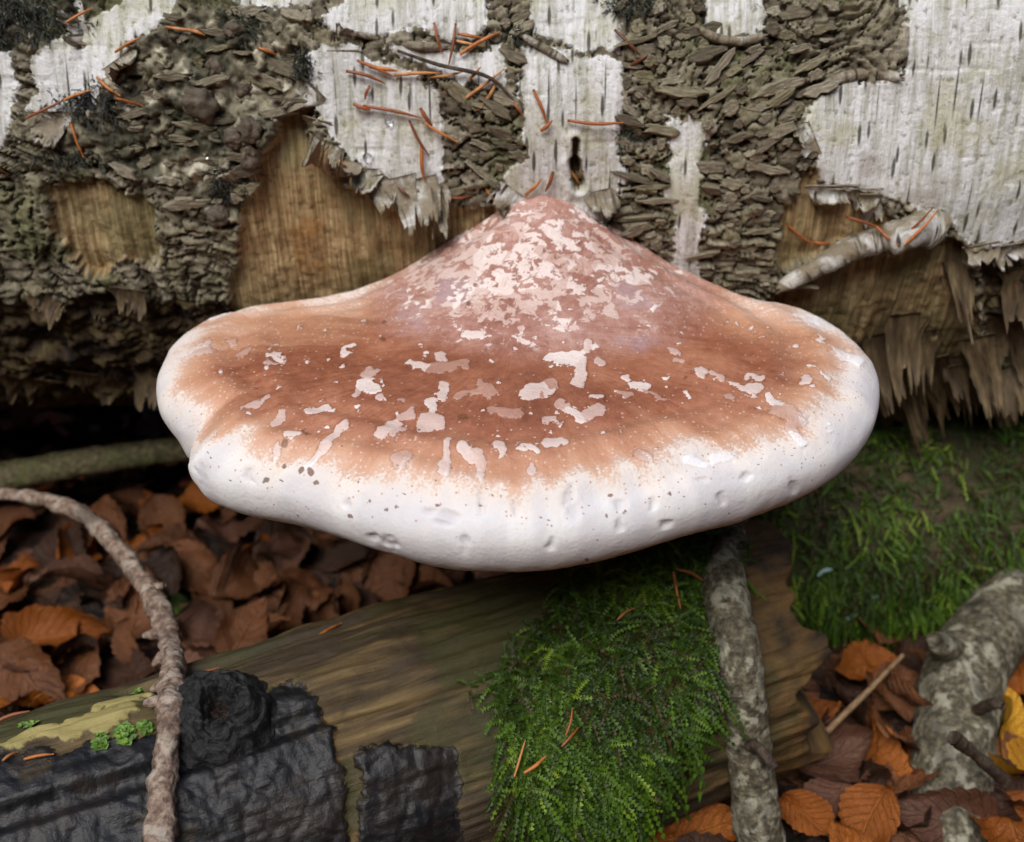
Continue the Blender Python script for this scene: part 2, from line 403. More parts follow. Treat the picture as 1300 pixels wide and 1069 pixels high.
while len(placed) < 250 and tries < 9000:
    tries += 1
    if random.random() < .72: u, v = random.uniform(780, 1060), random.uniform(-5, 360)
    elif random.random() < .55: u, v = random.uniform(560, 665), random.uniform(0, 262)
    else: u, v = random.uniform(150, 400), random.uniform(0, 270)
    p, n_, kx = log_at(u, v)
    if Fm[kx] < .6 or sw[kx] > -5 or swd[kx] > -5 or (590 < u < 800 and v > 235): continue
    if any(((u-a)/21)**2 + ((v-b)/12)**2 < 1 for a, b in placed): continue
    placed.append((u, v))
    o = obj('bark_plate', random.choice(plate_meshes), plate_mat, birch)
    sx = .0022+.0075*random.random()**2; sy = random.uniform(.0011, .0028); sz = random.uniform(.0009, .0019)
    fl = float(flow[kx]); rz = fl*1.1 + random.uniform(-.3, .3)
    Rm_ = frame_from(n_, (1, 0, 0)) @ Euler((random.uniform(-.25, .25), random.uniform(-.2, .2), rz)).to_matrix()
    o.matrix_local = Matrix.Translation(Vector(p) + Vector(n_)*.0006) @ Rm_.to_4x4() @ Matrix.Diagonal((sx, sy, sz, 1))

# ---- round nodules in the crusty bark
m = Mt('bark_nodule'); oc = m.obj_co(); k = m.noise(oc, 2.2, 5, .6)
c = m.ramp(k, [(.3, C(54, 46, 36)), (.5, C(92, 80, 64)), (.7, C(128, 115, 97))])
nod_mat = m.out(m.mix(m.rand(), c, C(92, 82, 68)), .7, m.bump(k, .0008))
def blob_mesh(name, seed, n=14, amp=.22):
    a = np.linspace(0, math.pi, n); b = np.linspace(0, 2*math.pi, 2*n, endpoint=False); A, B = np.meshgrid(a, b, indexing='ij')
    D = np.stack([np.sin(A)*np.cos(B), np.sin(A)*np.sin(B), np.cos(A)], -1).reshape(-1, 3)
    V = D*(1 + amp*fbm(D*1.7+seed*5.1, 3, seed))[:, None]
    return new_mesh(name, V, grid_quads(n, 2*n, wj=True))
nod_meshes = [blob_mesh('bark_nodule', s, 18, .55) for s in range(5)]
for (u, v, r) in [(258, 130, 19), (275, 270, 13), (320, 160, 15), (318, 192, 15), (300, 172, 13), (205, 90, 9), (276, 88, 12), (310, 112, 10), (296, 208, 11), (300, 40, 12), (215, 165, 9)]:
    p, n_, kx = log_at(u, v); s = r/2950
    o = obj('bark_nodule', random.choice(nod_meshes), nod_mat, birch)
    o.matrix_local = Matrix.Translation(Vector(p) + Vector(n_)*s*.12) @ Euler((random.uniform(0, 6), random.uniform(0, 6), 0)).to_matrix().to_4x4() @ Matrix.Diagonal((s, s*random.uniform(.75, 1), s*random.uniform(.8, 1), 1))

# ---- curled flaps along the torn edges of the paper bark (parts)
def curl_sheet(name, W, L, curl, taper, seed, nu=26, nv=18, thick=.0005):
    """a sheet fixed along y=0 that bends up and over; ragged free edge"""
    r = np.random.default_rng(seed)
    u = np.linspace(-.5, .5, nu); t = np.linspace(0, 1, nv)
    tip = np.clip(1 - taper*np.abs(u*2)**2.2 + .38*vnoise(np.stack([u*6, 0*u+seed, 0*u], -1), 3) + .22*vnoise(np.stack([u*19, 0*u+seed, 0*u], -1), 4), .15, 2)
    Uu, Tt = np.meshgrid(u, t, indexing='ij'); s = Tt*L*tip[:, None]
    kk = curl/L*(1+.3*vnoise(np.stack([Uu*3, Tt*2, 0*Uu+seed*3.], -1), 4))
    ang = kk*s
    y = np.where(abs(kk) > 1e-6, np.sin(ang)/kk, s); z = (1-np.cos(ang))/np.where(abs(kk) > 1e-6, kk, 1)
    x = Uu*W*(1-.25*Tt) + .06*W*np.sin(Tt*5+seed)
    top = np.stack([x, y, z], -1)
    nn = np.stack([0*x, -np.sin(ang), np.cos(ang)], -1)
    V = np.vstack([top.reshape(-1, 3), (top-nn*thick).reshape(-1, 3)])
    g = grid_quads(nu, nv); N = nu*nv
    rim = [(i*nv, 1) for i in range(0)]
    loop = [i*nv for i in range(nu)] + [(nu-1)*nv+j for j in range(1, nv)] + [i*nv+nv-1 for i in range(nu-2, -1, -1)] + [j for j in range(nv-2, 0, -1)]
    e = [(loop[i], loop[(i+1) % len(loop)], loop[(i+1) % len(loop)]+N, loop[i]+N) for i in range(len(loop))]
    Qs = np.vstack([g, g[:, ::-1]+N, e])
    side = np.r_[np.zeros(N), np.ones(N)]
    uvv = np.stack([x, s, 0*x], -1).reshape(-1, 3); uvv = np.vstack([uvv, uvv]) + seed*.13
    return new_mesh(name, V, Qs, None, {'side': side, 'luv': uvv})
m = Mt('curled_bark'); uv = m.attr('luv', True)
white, fur, s2, k, lent = bark_colours(m, uv, m.noise(uv, 60))
inner = m.ramp(m.noise(m.mapv(uv, (200, 60, 1)), 1, 5, .6), [(.3, C(84, 66, 44)), (.5, C(128, 106, 76)), (.7, C(168, 148, 114))])
c = m.mix(m.attr('side'), m.mix(m.ss(m.noise(uv, 90, 4, .6), .36, .56, .25, .95), white, m.mix(k, C(86, 74, 52), C(150, 136, 108))), inner)
c = m.mix(m.math('MULTIPLY', m.ss(s2, .46, .36), .6), c, C(58, 48, 34)); c = m.mix(m.math('MULTIPLY', lent, .8), c, C(46, 40, 30))
curl_mat = m.out(c, .6, m.bump(m.math('ADD', s2, k), .0012))
m = Mt('torn_bark'); uv = m.attr('luv', True); k = m.noise(m.mapv(uv, (300, 60, 1)), 1, 4, .65)
flap_mat = m.out(m.ramp(k, [(.3, C(48, 38, 26)), (.5, C(92, 76, 52)), (.66, C(122, 106, 76)), (.8, C(160, 148, 120))]), .7, m.bump(k, .0016))
def flap(u, v, W, L, curl, down_px, seed, taper=.35, lift=.0004):
    p, n_, kx = log_at(u, v); p2, _, _ = log_at(u+down_px[0], v+down_px[1])
    o = obj('bark_flap', curl_sheet('bark_flap', W, L, curl, taper, seed), flap_mat if seed >= 25 and seed < 33 or seed > 35 else curl_mat, birch)
    d = Vector(p2-p); yv = d.normalized(); zv = Vector(n_); xv = yv.cross(zv).normalized(); zv = xv.cross(yv)
    o.matrix_local = Matrix.Translation(Vector(p)+Vector(n_)*lift) @ Matrix((xv, yv, zv)).transposed().to_4x4()
for a in [(405, 150, .012, .016, 1.6, (-3, 10), 1), (418, 178, .016, .018, 2.0, (-4, 10), 2), (436, 200, .015, .014, 2.3, (-3, 10), 3), (458, 212, .018, .014, 2.4, (0, 10), 4),
          (482, 218, .016, .016, 1.8, (3, 10), 5), (506, 220, .014, .022, 1.0, (2, 10), 6), (528, 222, .018, .022, 1.3, (3, 10), 7), (550, 232, .012, .020, .8, (2, 10), 8),
          (398, 108, .014, .014, 1.8, (-8, 6), 9), (440, 64, .014, .010, 2.2, (0, -10), 10),
          (1052, 232, .020, .010, 2.4, (-2, 10), 12), (1085, 236, .022, .010, 2.2, (0, 10), 13), (1112, 244, .014, .012, 1.6, (0, 10), 14),
          (1242, 305, .015, .010, 2.2, (0, 10), 15), (1268, 306, .018, .011, 2.4, (0, 10), 16), (1294, 300, .014, .010, 2.0, (0, 10), 17),
          (1030, 170, .014, .010, 2.0, (-10, 4), 18), (760, 238, .014, .012, 1.8, (4, 10), 20), (735, 232, .012, .010, 2.0, (0, 10), 21), (648, 236, .014, .012, 1.4, (-6, 10), 22),
          (1150, 400, .020, .040, .7, (0, 10), 36), (1120, 430, .018, .034, .9, (-2, 10), 37), (1275, 400, .022, .036, .8, (0, 10), 38), (1240, 420, .016, .040, .6, (0, 10), 39), (1300, 340, .022, .03, 1.0, (0, 10), 40), (1090, 488, .030, .022, .6, (2, 10), 47), (1130, 492, .026, .034, .5, (2, 10), 48), (1175, 494, .03, .040, .5, (2, 10), 49), (1225, 494, .03, .030, .5, (2, 10), 50), (1280, 490, .03, .026, .6, (0, 10), 51), (200, 470, .03, .02, .9, (0, 10), 52), (120, 478, .03, .018, .9, (0, 10), 53), (30, 480, .034, .02, .9, (0, 10), 54), (1110, 452, .026, .034, .5, (2, 10), 41), (1140, 455, .022, .050, .35, (4, 10), 42), (1172, 452, .020, .044, .5, (4, 10), 43), (1205, 455, .026, .052, .4, (2, 10), 44), (1240, 455, .024, .036, .6, (0, 10), 45), (1285, 450, .026, .030, .7, (0, 10), 46), (1196, 300, .010, .030, .5, (2, 10), 25), (1222, 312, .012, .034, .7, (0, 10), 26), (1180, 420, .012, .030, .8, (-2, 10), 27), (1210, 450, .014, .026, .9, (2, 10), 28), (60, 376, .02, .012, 1.2, (0, 10), 30), (120, 372, .022, .014, 1.1, (0, 10), 31), (165, 362, .016, .012, 1.3, (0, 10), 32),
          (110, 30, .02, .012, 1.6, (-10, 4), 33), (60, 140, .018, .012, 1.2, (2, 10), 34), (150, 74, .016, .010, 1.6, (6, 8), 35)]:
    flap(*a)
# ---- rolled strips: the bark pulled back into scrolls
def scroll(pts, r0, r1, seed, turns=1.35, name='bark_roll', n=90, na=40, lift=.5):
    P3 = []
    for (u, v) in pts:
        p, n_, _ = log_at(u, v); P3.append(p + n_*lift*(r0+r1)/2)
    S = spline(P3, n); Tn = np.gradient(S, axis=0); Tn /= np.linalg.norm(Tn, axis=1)[:, None]
    up = np.array([0, -.75, .66]); B1 = np.cross(Tn, up); B1 /= np.linalg.norm(B1, axis=1)[:, None]; B2 = np.cross(B1, Tn)
    t = np.linspace(0, 1, n); ang = np.linspace(0, turns*2*math.pi, na) + .6
    rr = (r0 + (r1-r0)*t)*(1 + .10*vnoise(np.stack([t*6, 0*t+seed, 0*t], -1), 5))*np.clip(.55+4*np.minimum(t, 1-t), .55, 1)
    spi = .55 + .45*np.linspace(0, 1, na)**.7
    R2 = rr[:, None]*spi[None, :]*(1+.06*fbm(np.stack([t[:, None]*16+0*ang, ang[None, :]*1.1+0*t[:, None], 0*t[:, None]+0*ang+seed], -1), 3, 9))
    V = S[:, None]+R2[..., None]*(np.cos(ang)[None, :, None]*B1[:, None]+np.sin(ang)[None, :, None]*B2[:, None])
    Vi = S[:, None]+(R2-.0005)[..., None]*(np.cos(ang)[None, :, None]*B1[:, None]+np.sin(ang)[None, :, None]*B2[:, None])
    # ragged ends
    ends = .0022*vnoise(np.stack([ang*2, 0*ang+seed, 0*ang], -1), 6)
    V[0] += ends[:, None]*Tn[0]; V[-1] += ends[:, None]*Tn[-1]; Vi[0] = V[0]; Vi[-1] = V[-1]
    g = grid_quads(n, na); N = n*na
    le = np.linalg.norm(np.diff(S, axis=0), axis=1).sum()
    uvv = np.stack([t[:, None]*le+0*ang, R2*ang, 0*R2], -1).reshape(-1, 3) + seed*.21
    me = new_mesh(name, np.vstack([V.reshape(-1, 3), Vi.reshape(-1, 3)]), np.vstack([g, g[:, ::-1]+N]), None, {'side': np.r_[np.zeros(N), np.ones(N)], 'luv': np.vstack([uvv, uvv])})
    return obj(name, me, curl_mat, birch)
scroll([(983, 352), (1030, 330), (1080, 308), (1120, 296)], .0036, .0062, 3)['label'] = 'pale rolled strip of bark below the white patch'
scroll([(1112, 298), (1140, 288), (1168, 284), (1188, 292)], .0066, .0088, 5)
scroll([(1048, 104), (1080, 95), (1112, 92), (1142, 97)], .0022, .0026, 7)
scroll([(884, 36), (905, 48), (935, 53), (966, 46)], .0016, .0020, 8, lift=.8)
scroll([(450, 44), (490, 50), (530, 60), (565, 58)], .0013, .0018, 9, lift=.8)
scroll([(660, 46), (690, 62), (716, 76)], .0014, .0017, 11, lift=.8)

# ================================================================== BRACKET FUNGUS
R4 = np.array([1368,1348,1325,1288,1250,1229,1231,1247,1239,1199,1138,1086,1060,1043,1030,1026,1022,1017,1019,1016,1015,1016,1014,1012,1009,1004,1001,1001,1002,1008,1014,1023,1039,1059,1088,1115,1149,1186,1225,1262,1295,1324,1350,1372,1393,1413,1428,1424,1411,1391,1356,1290,1215,1140,1080,1020,975,950,935,923,908,895,884,874,864,854,845,837,833,834,836,839,842,845,852,863,880,905,940,980,1015,1050,1090,1150,1230,1310,1370,1395,1395,1380])/1e4
NP = 760; PH = np.linspace(-math.pi, math.pi, NP, endpoint=False)
RO = np.interp(np.arange(NP)*90/NP, np.arange(91), np.r_[R4, R4[0]])
OC = (0., .045)
ftn = .5-.5*np.sin(PH)
RO = RO - .0035*np.exp(-((PH+2.79)/.035)**2)        # the notch at the left
ca, cb, ce, cc_ = .016+.016*ftn, .010+.007*ftn, .011+.006*ftn, .014
wob = vnoise(np.stack([np.cos(PH)*2.2, np.sin(PH)*2.2, 0*PH], -1), 71)*.0016
ce = ce + wob
rho, zz, ss_ = [], [], []
NS, NR, NU = 170, 70, 36
k = np.arange(NS)[:, None]; rho.append((RO-ca)*k/NS); zz.append(0*rho[0])
t = np.pi/2*np.arange(NR)[:, None]/NR; rho.append(RO-ca+ca*np.sin(t)); zz.append(-cb*(1-np.cos(t)))
t = np.pi/2*np.arange(NR//2+1)[:, None]/(NR//2); rho.append(RO-cc_+cc_*np.cos(t)); zz.append(-cb-ce*np.sin(t))
k = np.arange(1, NU+1)[:, None]/NU; rho.append((RO-cc_)*(1-k)); zz.append(-cb-ce+.006*sstep(0, .3, k)-.010*sstep(.3, 1, k))
rho = np.vstack(rho); zz = np.vstack(zz); NI = len(rho)
X = OC[0]+rho*np.cos(PH); Y = OC[1]+rho*np.sin(PH)
rr = np.clip(rho/RO, 0, 1); topm = (np.arange(NI) < NS+NR)[:, None]
Z = zz + .004 + .004*(1-rr**2)
dx = X-.012; dx = np.where(dx < 0, dx/1.1, dx/1.25); qd = np.sqrt(dx**2+(Y-.107)**2); qd = np.sqrt(qd**2+.012**2)-.012
cone = np.clip(1-qd/.065, 0, None)**1.6
Z = Z + np.where(topm, .040*cone, .012*cone)
CP = np.stack([X, Y, Z], -1).reshape(-1, 3)
low = .0011*fbm(CP*32, 3, 73) + .00035*fbm(CP*150, 3, 74)
CP[:, 2] += low
cq = proj(CP); tm = np.repeat(topm[:, 0] | (np.arange(NI) < NS+NR+NR//2), NP)
# crease where the left lobe folds behind the front lobe
cr = seg_sdf(cq, (226, 585), (268, 528), 2); CP[:, 2] -= np.where(tm, .0060*np.exp(-(cr/9)**2)*np.clip(1-(cq[:, 0]-215)/75, 0, 1), 0)
# shallow hollow on the right shoulder, growth ridges towards the rim
h_ = ((cq[:, 0]-893)/26)**2 + ((cq[:, 1]-421)/9)**2; CP[:, 2] -= np.where(tm, .0022*np.exp(-h_), 0)
rf = rr.ravel(); CP[:, 2] += np.where(tm, .0007*np.sin(rf*46+2.5*fbm(CP*18, 2, 75))*sstep(.5, .75, rf)*sstep(1.0, .9, rf), 0)

def px_mm(s): return s*.28
# brown skin / white rim border
BORDER = [(330, 386), (262, 412), (226, 455), (232, 500), (262, 545), (330, 572), (400, 592), (470, 606), (560, 618), (650, 622), (740, 606), (850, 584), (950, 566), (1030, 534), (1072, 490), (1082, 452), (1058, 418), (1010, 390), (960, 380), (900, 330), (740, 200), (640, 200), (440, 370)]
sb = np.full(len(CP), -20.); sb[tm] = px_mm(poly_sdf(cq[tm], BORDER))
PATCH = []
for a in [((520, 463), (545, 470), 11), ((545, 470), (590, 462), 12), ((562, 490), (562, 503), 13), ((580, 503), (624, 494), 10), ((612, 488), (622, 500), 12), ((625, 522), (658, 523), 13), ((549, 512), (547, 520), 15), ((537, 537), (556, 535), 20),
          ((486, 548), (500, 540), 15), ((500, 552), (510, 545), 10), ((510, 580), (510, 586), 22), ((504, 530), (522, 523), 9), ((394, 522), (414, 513), 9), ((308, 520), (340, 502), 6), ((350, 538), (357, 527), 9), ((458, 491), (470, 491), 17), ((464, 477), (476, 474), 10), ((433, 449), (450, 438), 8),
          ((337, 465), (360, 457), 7), ((340, 454), (354, 450), 6), ((301, 449), (313, 445), 6), ((291, 436), (299, 433), 9), ((252, 448), (266, 441), 12), ((594, 427), (610, 425), 12), ((555, 452), (559, 454), 12), ((437, 540), (392, 592), 10), ((366, 552), (378, 548), 12), ((348, 582), (356, 567), 9),
          ((568, 563), (564, 602), 11), ((590, 568), (602, 580), 15), ((606, 575), (612, 606), 11), ((630, 566), (640, 574), 12), ((264, 400), (290, 394), 6), ((325, 383), (340, 382), 5),
          ((700, 455), (736, 452), 16), ((738, 462), (736, 486), 17), ((749, 434), (746, 448), 11), ((672, 497), (694, 496), 22), ((690, 500), (700, 488), 16), ((642, 524), (656, 523), 12), ((688, 535), (704, 534), 8), ((712, 512), (720, 516), 12), ((726, 522), (738, 532), 14), ((745, 527), (760, 522), 18),
          ((750, 504), (764, 504), 6), ((790, 481), (798, 481), 8), ((803, 490), (822, 492), 12), ((816, 494), (842, 508), 6), ((788, 499), (800, 502), 6), ((850, 448), (857, 448), 9), ((856, 460), (864, 460), 9), ((888, 470), (892, 474), 11), ((903, 475), (918, 480), 9), ((930, 487), (958, 505), 7), ((950, 479), (966, 482), 9), ((951, 494), (962, 494), 9),
          ((921, 504), (929, 505), 6), ((760, 460), (763, 460), 9), ((695, 564), (712, 560), 15), ((662, 570), (682, 572), 8), ((672, 596), (674, 597), 11), ((814, 575), (821, 583), 13), ((872, 586), (892, 588), 11), ((908, 584), (928, 580), 12), ((976, 506), (992, 520), 12), ((985, 524), (1018, 530), 17), ((1000, 535), (1016, 562), 11),
          ((1058, 442), (1092, 460), 8), ((1022, 405), (1038, 408), 7), ((1006, 398), (1018, 400), 6), ((1027, 468), (1055, 478), 4), ((1022, 483), (1027, 484), 11), ((1030, 428), (1055, 440), 4), ((418, 516), (424, 516), 4), ((452, 500), (455, 502), 6), ((480, 505), (484, 506), 8), ((505, 508), (510, 508), 7)]:
    PATCH.append(a)
for _ in range(120):      # little flecks
    u = random.uniform(270, 1060); v = random.uniform(405, 575); l = random.uniform(0, 4); PATCH.append(((u, v), (u+l, v-l*.4), random.uniform(1.2, 3.4)))
for _ in range(60):       # loose flecks on the steep part
    u = random.gauss(660, 85); v = random.gauss(335, 40); l = random.uniform(0, 9); PATCH.append(((u, v), (u+l, v+random.uniform(-3, 3)), random.uniform(2, 6)))
qq = cq[tm] + 7.0*np.stack([fbm(CP[tm]*210, 2, 81), fbm(CP[tm]*210, 2, 83)], -1)
pv = np.full(len(qq), -12.); tn_ = np.full(len(qq), .5)
for a, b, th in PATCH:
    lo = np.minimum(a, b)-24; hi = np.maximum(a, b)+24
    i = np.where((qq[:, 0] > lo[0]) & (qq[:, 0] < hi[0]) & (qq[:, 1] > lo[1]) & (qq[:, 1] < hi[1]))[0]
    if len(i):
        sv = seg_sdf(qq[i], a, b, th); tn_[i] = np.where(sv > pv[i], random.random() if th > 5 else .9, tn_[i]); pv[i] = np.maximum(pv[i], sv)
tone = np.full(len(CP), .5); tone[tm] = tn_
sp_ = np.full(len(CP), -12.); sp_[tm] = pv
# blotchy peeling on the face of the hump
hm = np.zeros(len(CP)); g = ((cq[:, 0]-660)/190)**2 + ((cq[:, 1]-340)/80)**2; hm[tm] = np.exp(-g[tm]**2*.8)
cn = np.zeros(len(CP)); g = ((cq[:, 0]-690)/265)**2 + ((cq[:, 1]-335)/122)**2; cn[tm] = sstep(1.25, .5, g[tm])
# watery pits on the white rim
dents = [(205/2.708+180, 660/2.708+360, 9, 16), (490, 688, 7, 8), (474, 682, 6, 7), (500, 692, 9, 5), (570, 655, 14, 9), (545, 650, 10, 5), (590, 690, 5, 12), (563, 665, 12, 5), (655, 645, 6, 9), (728, 650, 9, 13), (724, 628, 6, 14), (788, 641, 7, 9), (846, 665, 7, 6), (786, 668, 4, 9), (917, 633, 5, 9), (948, 604, 7, 4), (1006, 618, 5, 8), (610, 640, 4, 16), (318, 605, 5, 12), (250, 600, 5, 10), (830, 640, 5, 8), (700, 690, 4, 8), (440, 640, 4, 10), (890, 610, 6, 5)]
dn = np.zeros(len(CP)); dq = cq + 4*np.stack([vnoise(CP*380, 91), vnoise(CP*380, 92)], -1)
for u, v, rx, ry in dents:
    g = ((dq[:, 0]-u)/rx)**2 + ((dq[:, 1]-v)/ry)**2; dn = np.maximum(dn, np.where(tm, np.exp(-g*g), 0))
spots = [(390, 550, 7, 3), (386, 546, 3, 6), (362, 563, 5, 7), (360, 592, 3, 5), (395, 600, 4, 7), (383, 597, 4, 6), (338, 610, 5, 4), (401, 613, 4, 4), (445, 655, 3, 3), (362, 593, 3, 3), (455, 611, 2, 2), (470, 637, 2, 2), (504, 645, 3, 2), (555, 640, 5, 3), (490, 647, 3, 3), (610, 640, 3, 2), (531, 546, 2, 3), (770, 655, 2, 2), (745, 710, 3, 2), (870, 479, 2, 2), (895, 640, 2, 2), (850, 627, 3, 3), (775, 626, 3, 2), (755, 672, 2, 2), (700, 668, 2, 2), (588, 530, 8, 5), (488, 410, 4, 3), (486, 430, 5, 4), (596, 386, 4, 4), (604, 362, 3, 3)] + [(random.uniform(260, 1040), random.uniform(560, 660), random.uniform(.8, 2), random.uniform(.8, 2)) for _ in range(60)]
st = np.zeros(len(CP)); sq = cq + 2.2*np.stack([vnoise(CP*700, 93), vnoise(CP*700, 94)], -1)
for u, v, rx, ry in spots:
    i = np.where(tm & (abs(sq[:, 0]-u) < rx*3) & (abs(sq[:, 1]-v) < ry*3))[0]
    g = ((sq[i, 0]-u)/rx)**2 + ((sq[i, 1]-v)/ry)**2; st[i] = np.maximum(st[i], np.exp(-g*g))
CQ = grid_quads(NI, NP, wj=True); CN = normals(CP, CQ)
CP += CN*(np.clip(dn, 0, 1)*-.0009*np.sign((CN[0:1, 2]))+np.sign(CN[0, 2])*(.00045*sstep(-.6, .6, sp_)))[:, None]
cap_me = new_mesh('bracket_cap', CP, CQ if CN[0, 2] > 0 else CQ[:, ::-1], None, {'border': sb, 'patch': sp_, 'hump': hm, 'cone': cn, 'dent': dn, 'stain': st, 'tone': tone, 'nz': .5+.42*np.stack([fbm(CP*42, 4, 511, .6), fbm(np.stack([np.tile(PH*.11, NI)*110, rf*.11*20, 0*rf], -1), 3, 513), 0*rf], -1), 'pol': np.stack([np.tile(PH*.11, NI), rf*.11, 0*rf], -1), 'under': 1.-np.repeat(topm[:, 0] | (np.arange(NI) < NS+NR+NR//2), NP)})
m = Mt('fungus_skin'); oc = m.obj_co(); pol = m.attr('pol', True)
nzs = m.nd('SeparateXYZ', (m.attr('nz', True),)).outputs; n1 = nzs[0]; n2 = m.noise(oc, 300, 3, .65); n3 = m.noise(oc, 950, 2, .6)
rs = m.noise(m.mapv(pol, (420, 46, 1)), 1, 3, .6); rs2 = nzs[1]       # streaks along the growth direction
off = lambda x, k_: m.math('MULTIPLY', m.math('SUBTRACT', x, .5), k_)
b = m.math('ADD', m.math('ADD', m.attr('border'), off(n1, 14)), m.math('ADD', off(rs2, 14), off(rs, 9)))
bt = m.math('ADD', m.math('MULTIPLY', n1, .45), m.math('ADD', m.math('MULTIPLY', n2, .3), m.math('MULTIPLY', rs, .25)))
brown = m.ramp(bt, [(.34, C(124, 70, 46)), (.48, C(156, 96, 68)), (.6, C(180, 121, 91)), (.7, C(196, 142, 112))])
tan = m.mix(bt, C(188, 122, 82), C(230, 186, 154))
c = m.mix(m.ss(b, 3, 20), tan, brown)
pink = m.ramp(bt, [(.36, C(146, 100, 86)), (.5, C(180, 136, 122)), (.64, C(208, 174, 162))])
c = m.mix(m.math('MULTIPLY', m.attr('cone'), m.ss(n1, .3, .6, .6, 1)), c, pink)
c = m.mix(m.math('MULTIPLY', m.ss(n1, .55, .68, 0, .4), m.ss(m.attr('cone'), 0, .3)), c, C(150, 132, 150))
whitec = m.mix(m.ss(rs2, .3, .7), C(222, 220, 222), C(240, 239, 238))
whitec = m.mix(m.ss(b, -14, 2, 0, .75), whitec, C(238, 222, 206))
gr = m.math('ADD', off(n3, 20), off(n2, 8))
skin = m.math('MULTIPLY', m.ss(m.math('ADD', b, gr), -3, 3), m.ss(b, -9, 9, .25, 1))
c = m.mix(skin, whitec, c)
gv = m.nd('TexVoronoi', {'Vector': oc, 'Scale': 640.}); gc = m.nd('SeparateColor', (gv.outputs['Color'],)).outputs[0]
grains = m.math('MULTIPLY', m.ss(gv.outputs['Distance'], .22, .34, 1, 0), m.math('GREATER_THAN', gc, m.ss(b, 2, 30, .5, .95)))
c = m.mix(m.math('MULTIPLY', grains, .45), c, C(238, 216, 198))
rb_ = m.math('MULTIPLY', m.math('MULTIPLY', m.ss(gv.outputs['Distance'], .16, .32, 1, 0), m.math('GREATER_THAN', gc, m.ss(b, -20, -2, .99, .72))), m.ss(b, -1, 3, 1, 0))
c = m.mix(m.math('MULTIPLY', rb_, .6), c, C(168, 112, 74))
# peeled blotches and flakes
blot = m.noise(m.mapv(oc, (1, 1.3, 1)), 165, 5, .62, .5)
be = m.math('SUBTRACT', m.math('ADD', blot, m.math('MULTIPLY', m.attr('hump'), .18)), .65)
bl = m.math('MULTIPLY', m.ss(be, 0, .012), m.ss(m.attr('hump'), .05, .2))
pe = m.math('ADD', m.attr('patch'), m.math('ADD', off(n2, 9), off(n3, 4)))
pt = m.ss(pe, -.35, .35)
pall = m.math('MAXIMUM', pt, bl)
rimline = m.math('MAXIMUM', m.math('MULTIPLY', m.ss(pe, -2.0, -.3), m.ss(pe, -.3, .4, 1, 0)), m.math('MULTIPLY', m.math('MULTIPLY', m.ss(be, -.02, -.004), m.ss(be, -.004, .004, 1, 0)), m.ss(m.attr('hump'), .05, .2)))
c = m.mix(m.math('MULTIPLY', m.math('MULTIPLY', rimline, skin), .45), c, C(116, 72, 54))
tone = m.math('ADD', m.attr('tone'), off(n1, .8), clamp=True)
pale = m.mix(tone, C(200, 158, 140), C(240, 226, 218))
c = m.mix(m.math('MULTIPLY', pall, m.ss(tone, 0, 1, .62, .95)), c, m.mix(skin, C(244, 244, 245), pale))
cv = m.vor(m.mapv(m.mix(.0022, oc, m.noise(oc, 420, 2, color=True), 'ADD'), (1, .6, 1)), 300, 'DISTANCE_TO_EDGE')
crk = m.math('MULTIPLY', m.math('MULTIPLY', m.ss(cv, .01, .045, 1, 0), m.ss(blot, .5, .56)), m.attr('cone'))
c = m.mix(m.math('MULTIPLY', crk, .55), c, C(226, 202, 192))
c = m.mix(m.math('MULTIPLY', m.attr('dent'), .3), c, C(176, 172, 182))
c = m.mix(m.ss(m.math('ADD', m.attr('stain'), off(n2, .7)), .3, .7, 0, .8), c, m.mix(n2, C(52, 30, 18), C(150, 96, 56)))
c = m.mix(m.attr('under'), c, C(214, 206, 194))
hgt = m.math('ADD', m.math('MULTIPLY', n2, .45), m.math('MULTIPLY', n3, .25))
ro = m.math('ADD', m.ss(skin, 0, 1, .72, .42), off(n2, .3))
cap_mat = m.out(c, ro, m.bump(hgt, .0011, m.ss(m.attr('border'), -14, 4, .5, .9)), m.ss(skin, 0, 1, .25, .5))
fung = obj('bracket_fungus', None, loc=(0, .09, 0))
tag(fung, 'large bracket fungus with flaking brown cap and thick white rim growing from the birch log', 'fungus')
capo = obj('cap', cap_me, cap_mat, fung); capo.location = (0, -.09, 0)
capo['label'] = 'brown humped cap with pale flaking patches and white rounded rim'

# ================================================================== ROTTING LOG under the birch
A0 = np.array([-.36, -.150, -.158]); A1 = np.array([.118, .062, -.150]); RR = .060
AX = A1-A0; LEN = np.linalg.norm(AX); AX = AX/LEN
N2 = np.cross(np.array([0, 0, 1.]), AX); N2 = -N2/np.linalg.norm(N2)       # towards the camera
N1 = np.cross(AX, N2); N1 = N1 if N1[2] > 0 else -N1                      # upwards
ls = np.linspace(0, LEN, 560); th2 = np.linspace(-math.pi, math.pi, 420, endpoint=False)
LL, TH = np.meshgrid(ls, th2, indexing='ij'); l_ = LL.ravel(); h2 = TH.ravel()
nr2 = np.cos(h2)[:, None]*N1 + np.sin(h2)[:, None]*N2
b2 = A0 + l_[:, None]*AX + nr2*RR
pq = proj(b2); pq0 = pq
pq = pq + 26*np.stack([fbm(b2*60, 4, 131, .6), fbm(b2*60+4, 4, 137, .6)], -1)
vis = (nr2*(CAM-b2)).sum(1) > 0
def zone2(polys):
    r = np.full(len(pq), -60.); v = np.full(vis.sum(), -60.)
    for Pg in polys: v = np.maximum(v, poly_sdf(pq[vis], Pg))
    r[vis] = v; return np.clip(r, -60, 60)
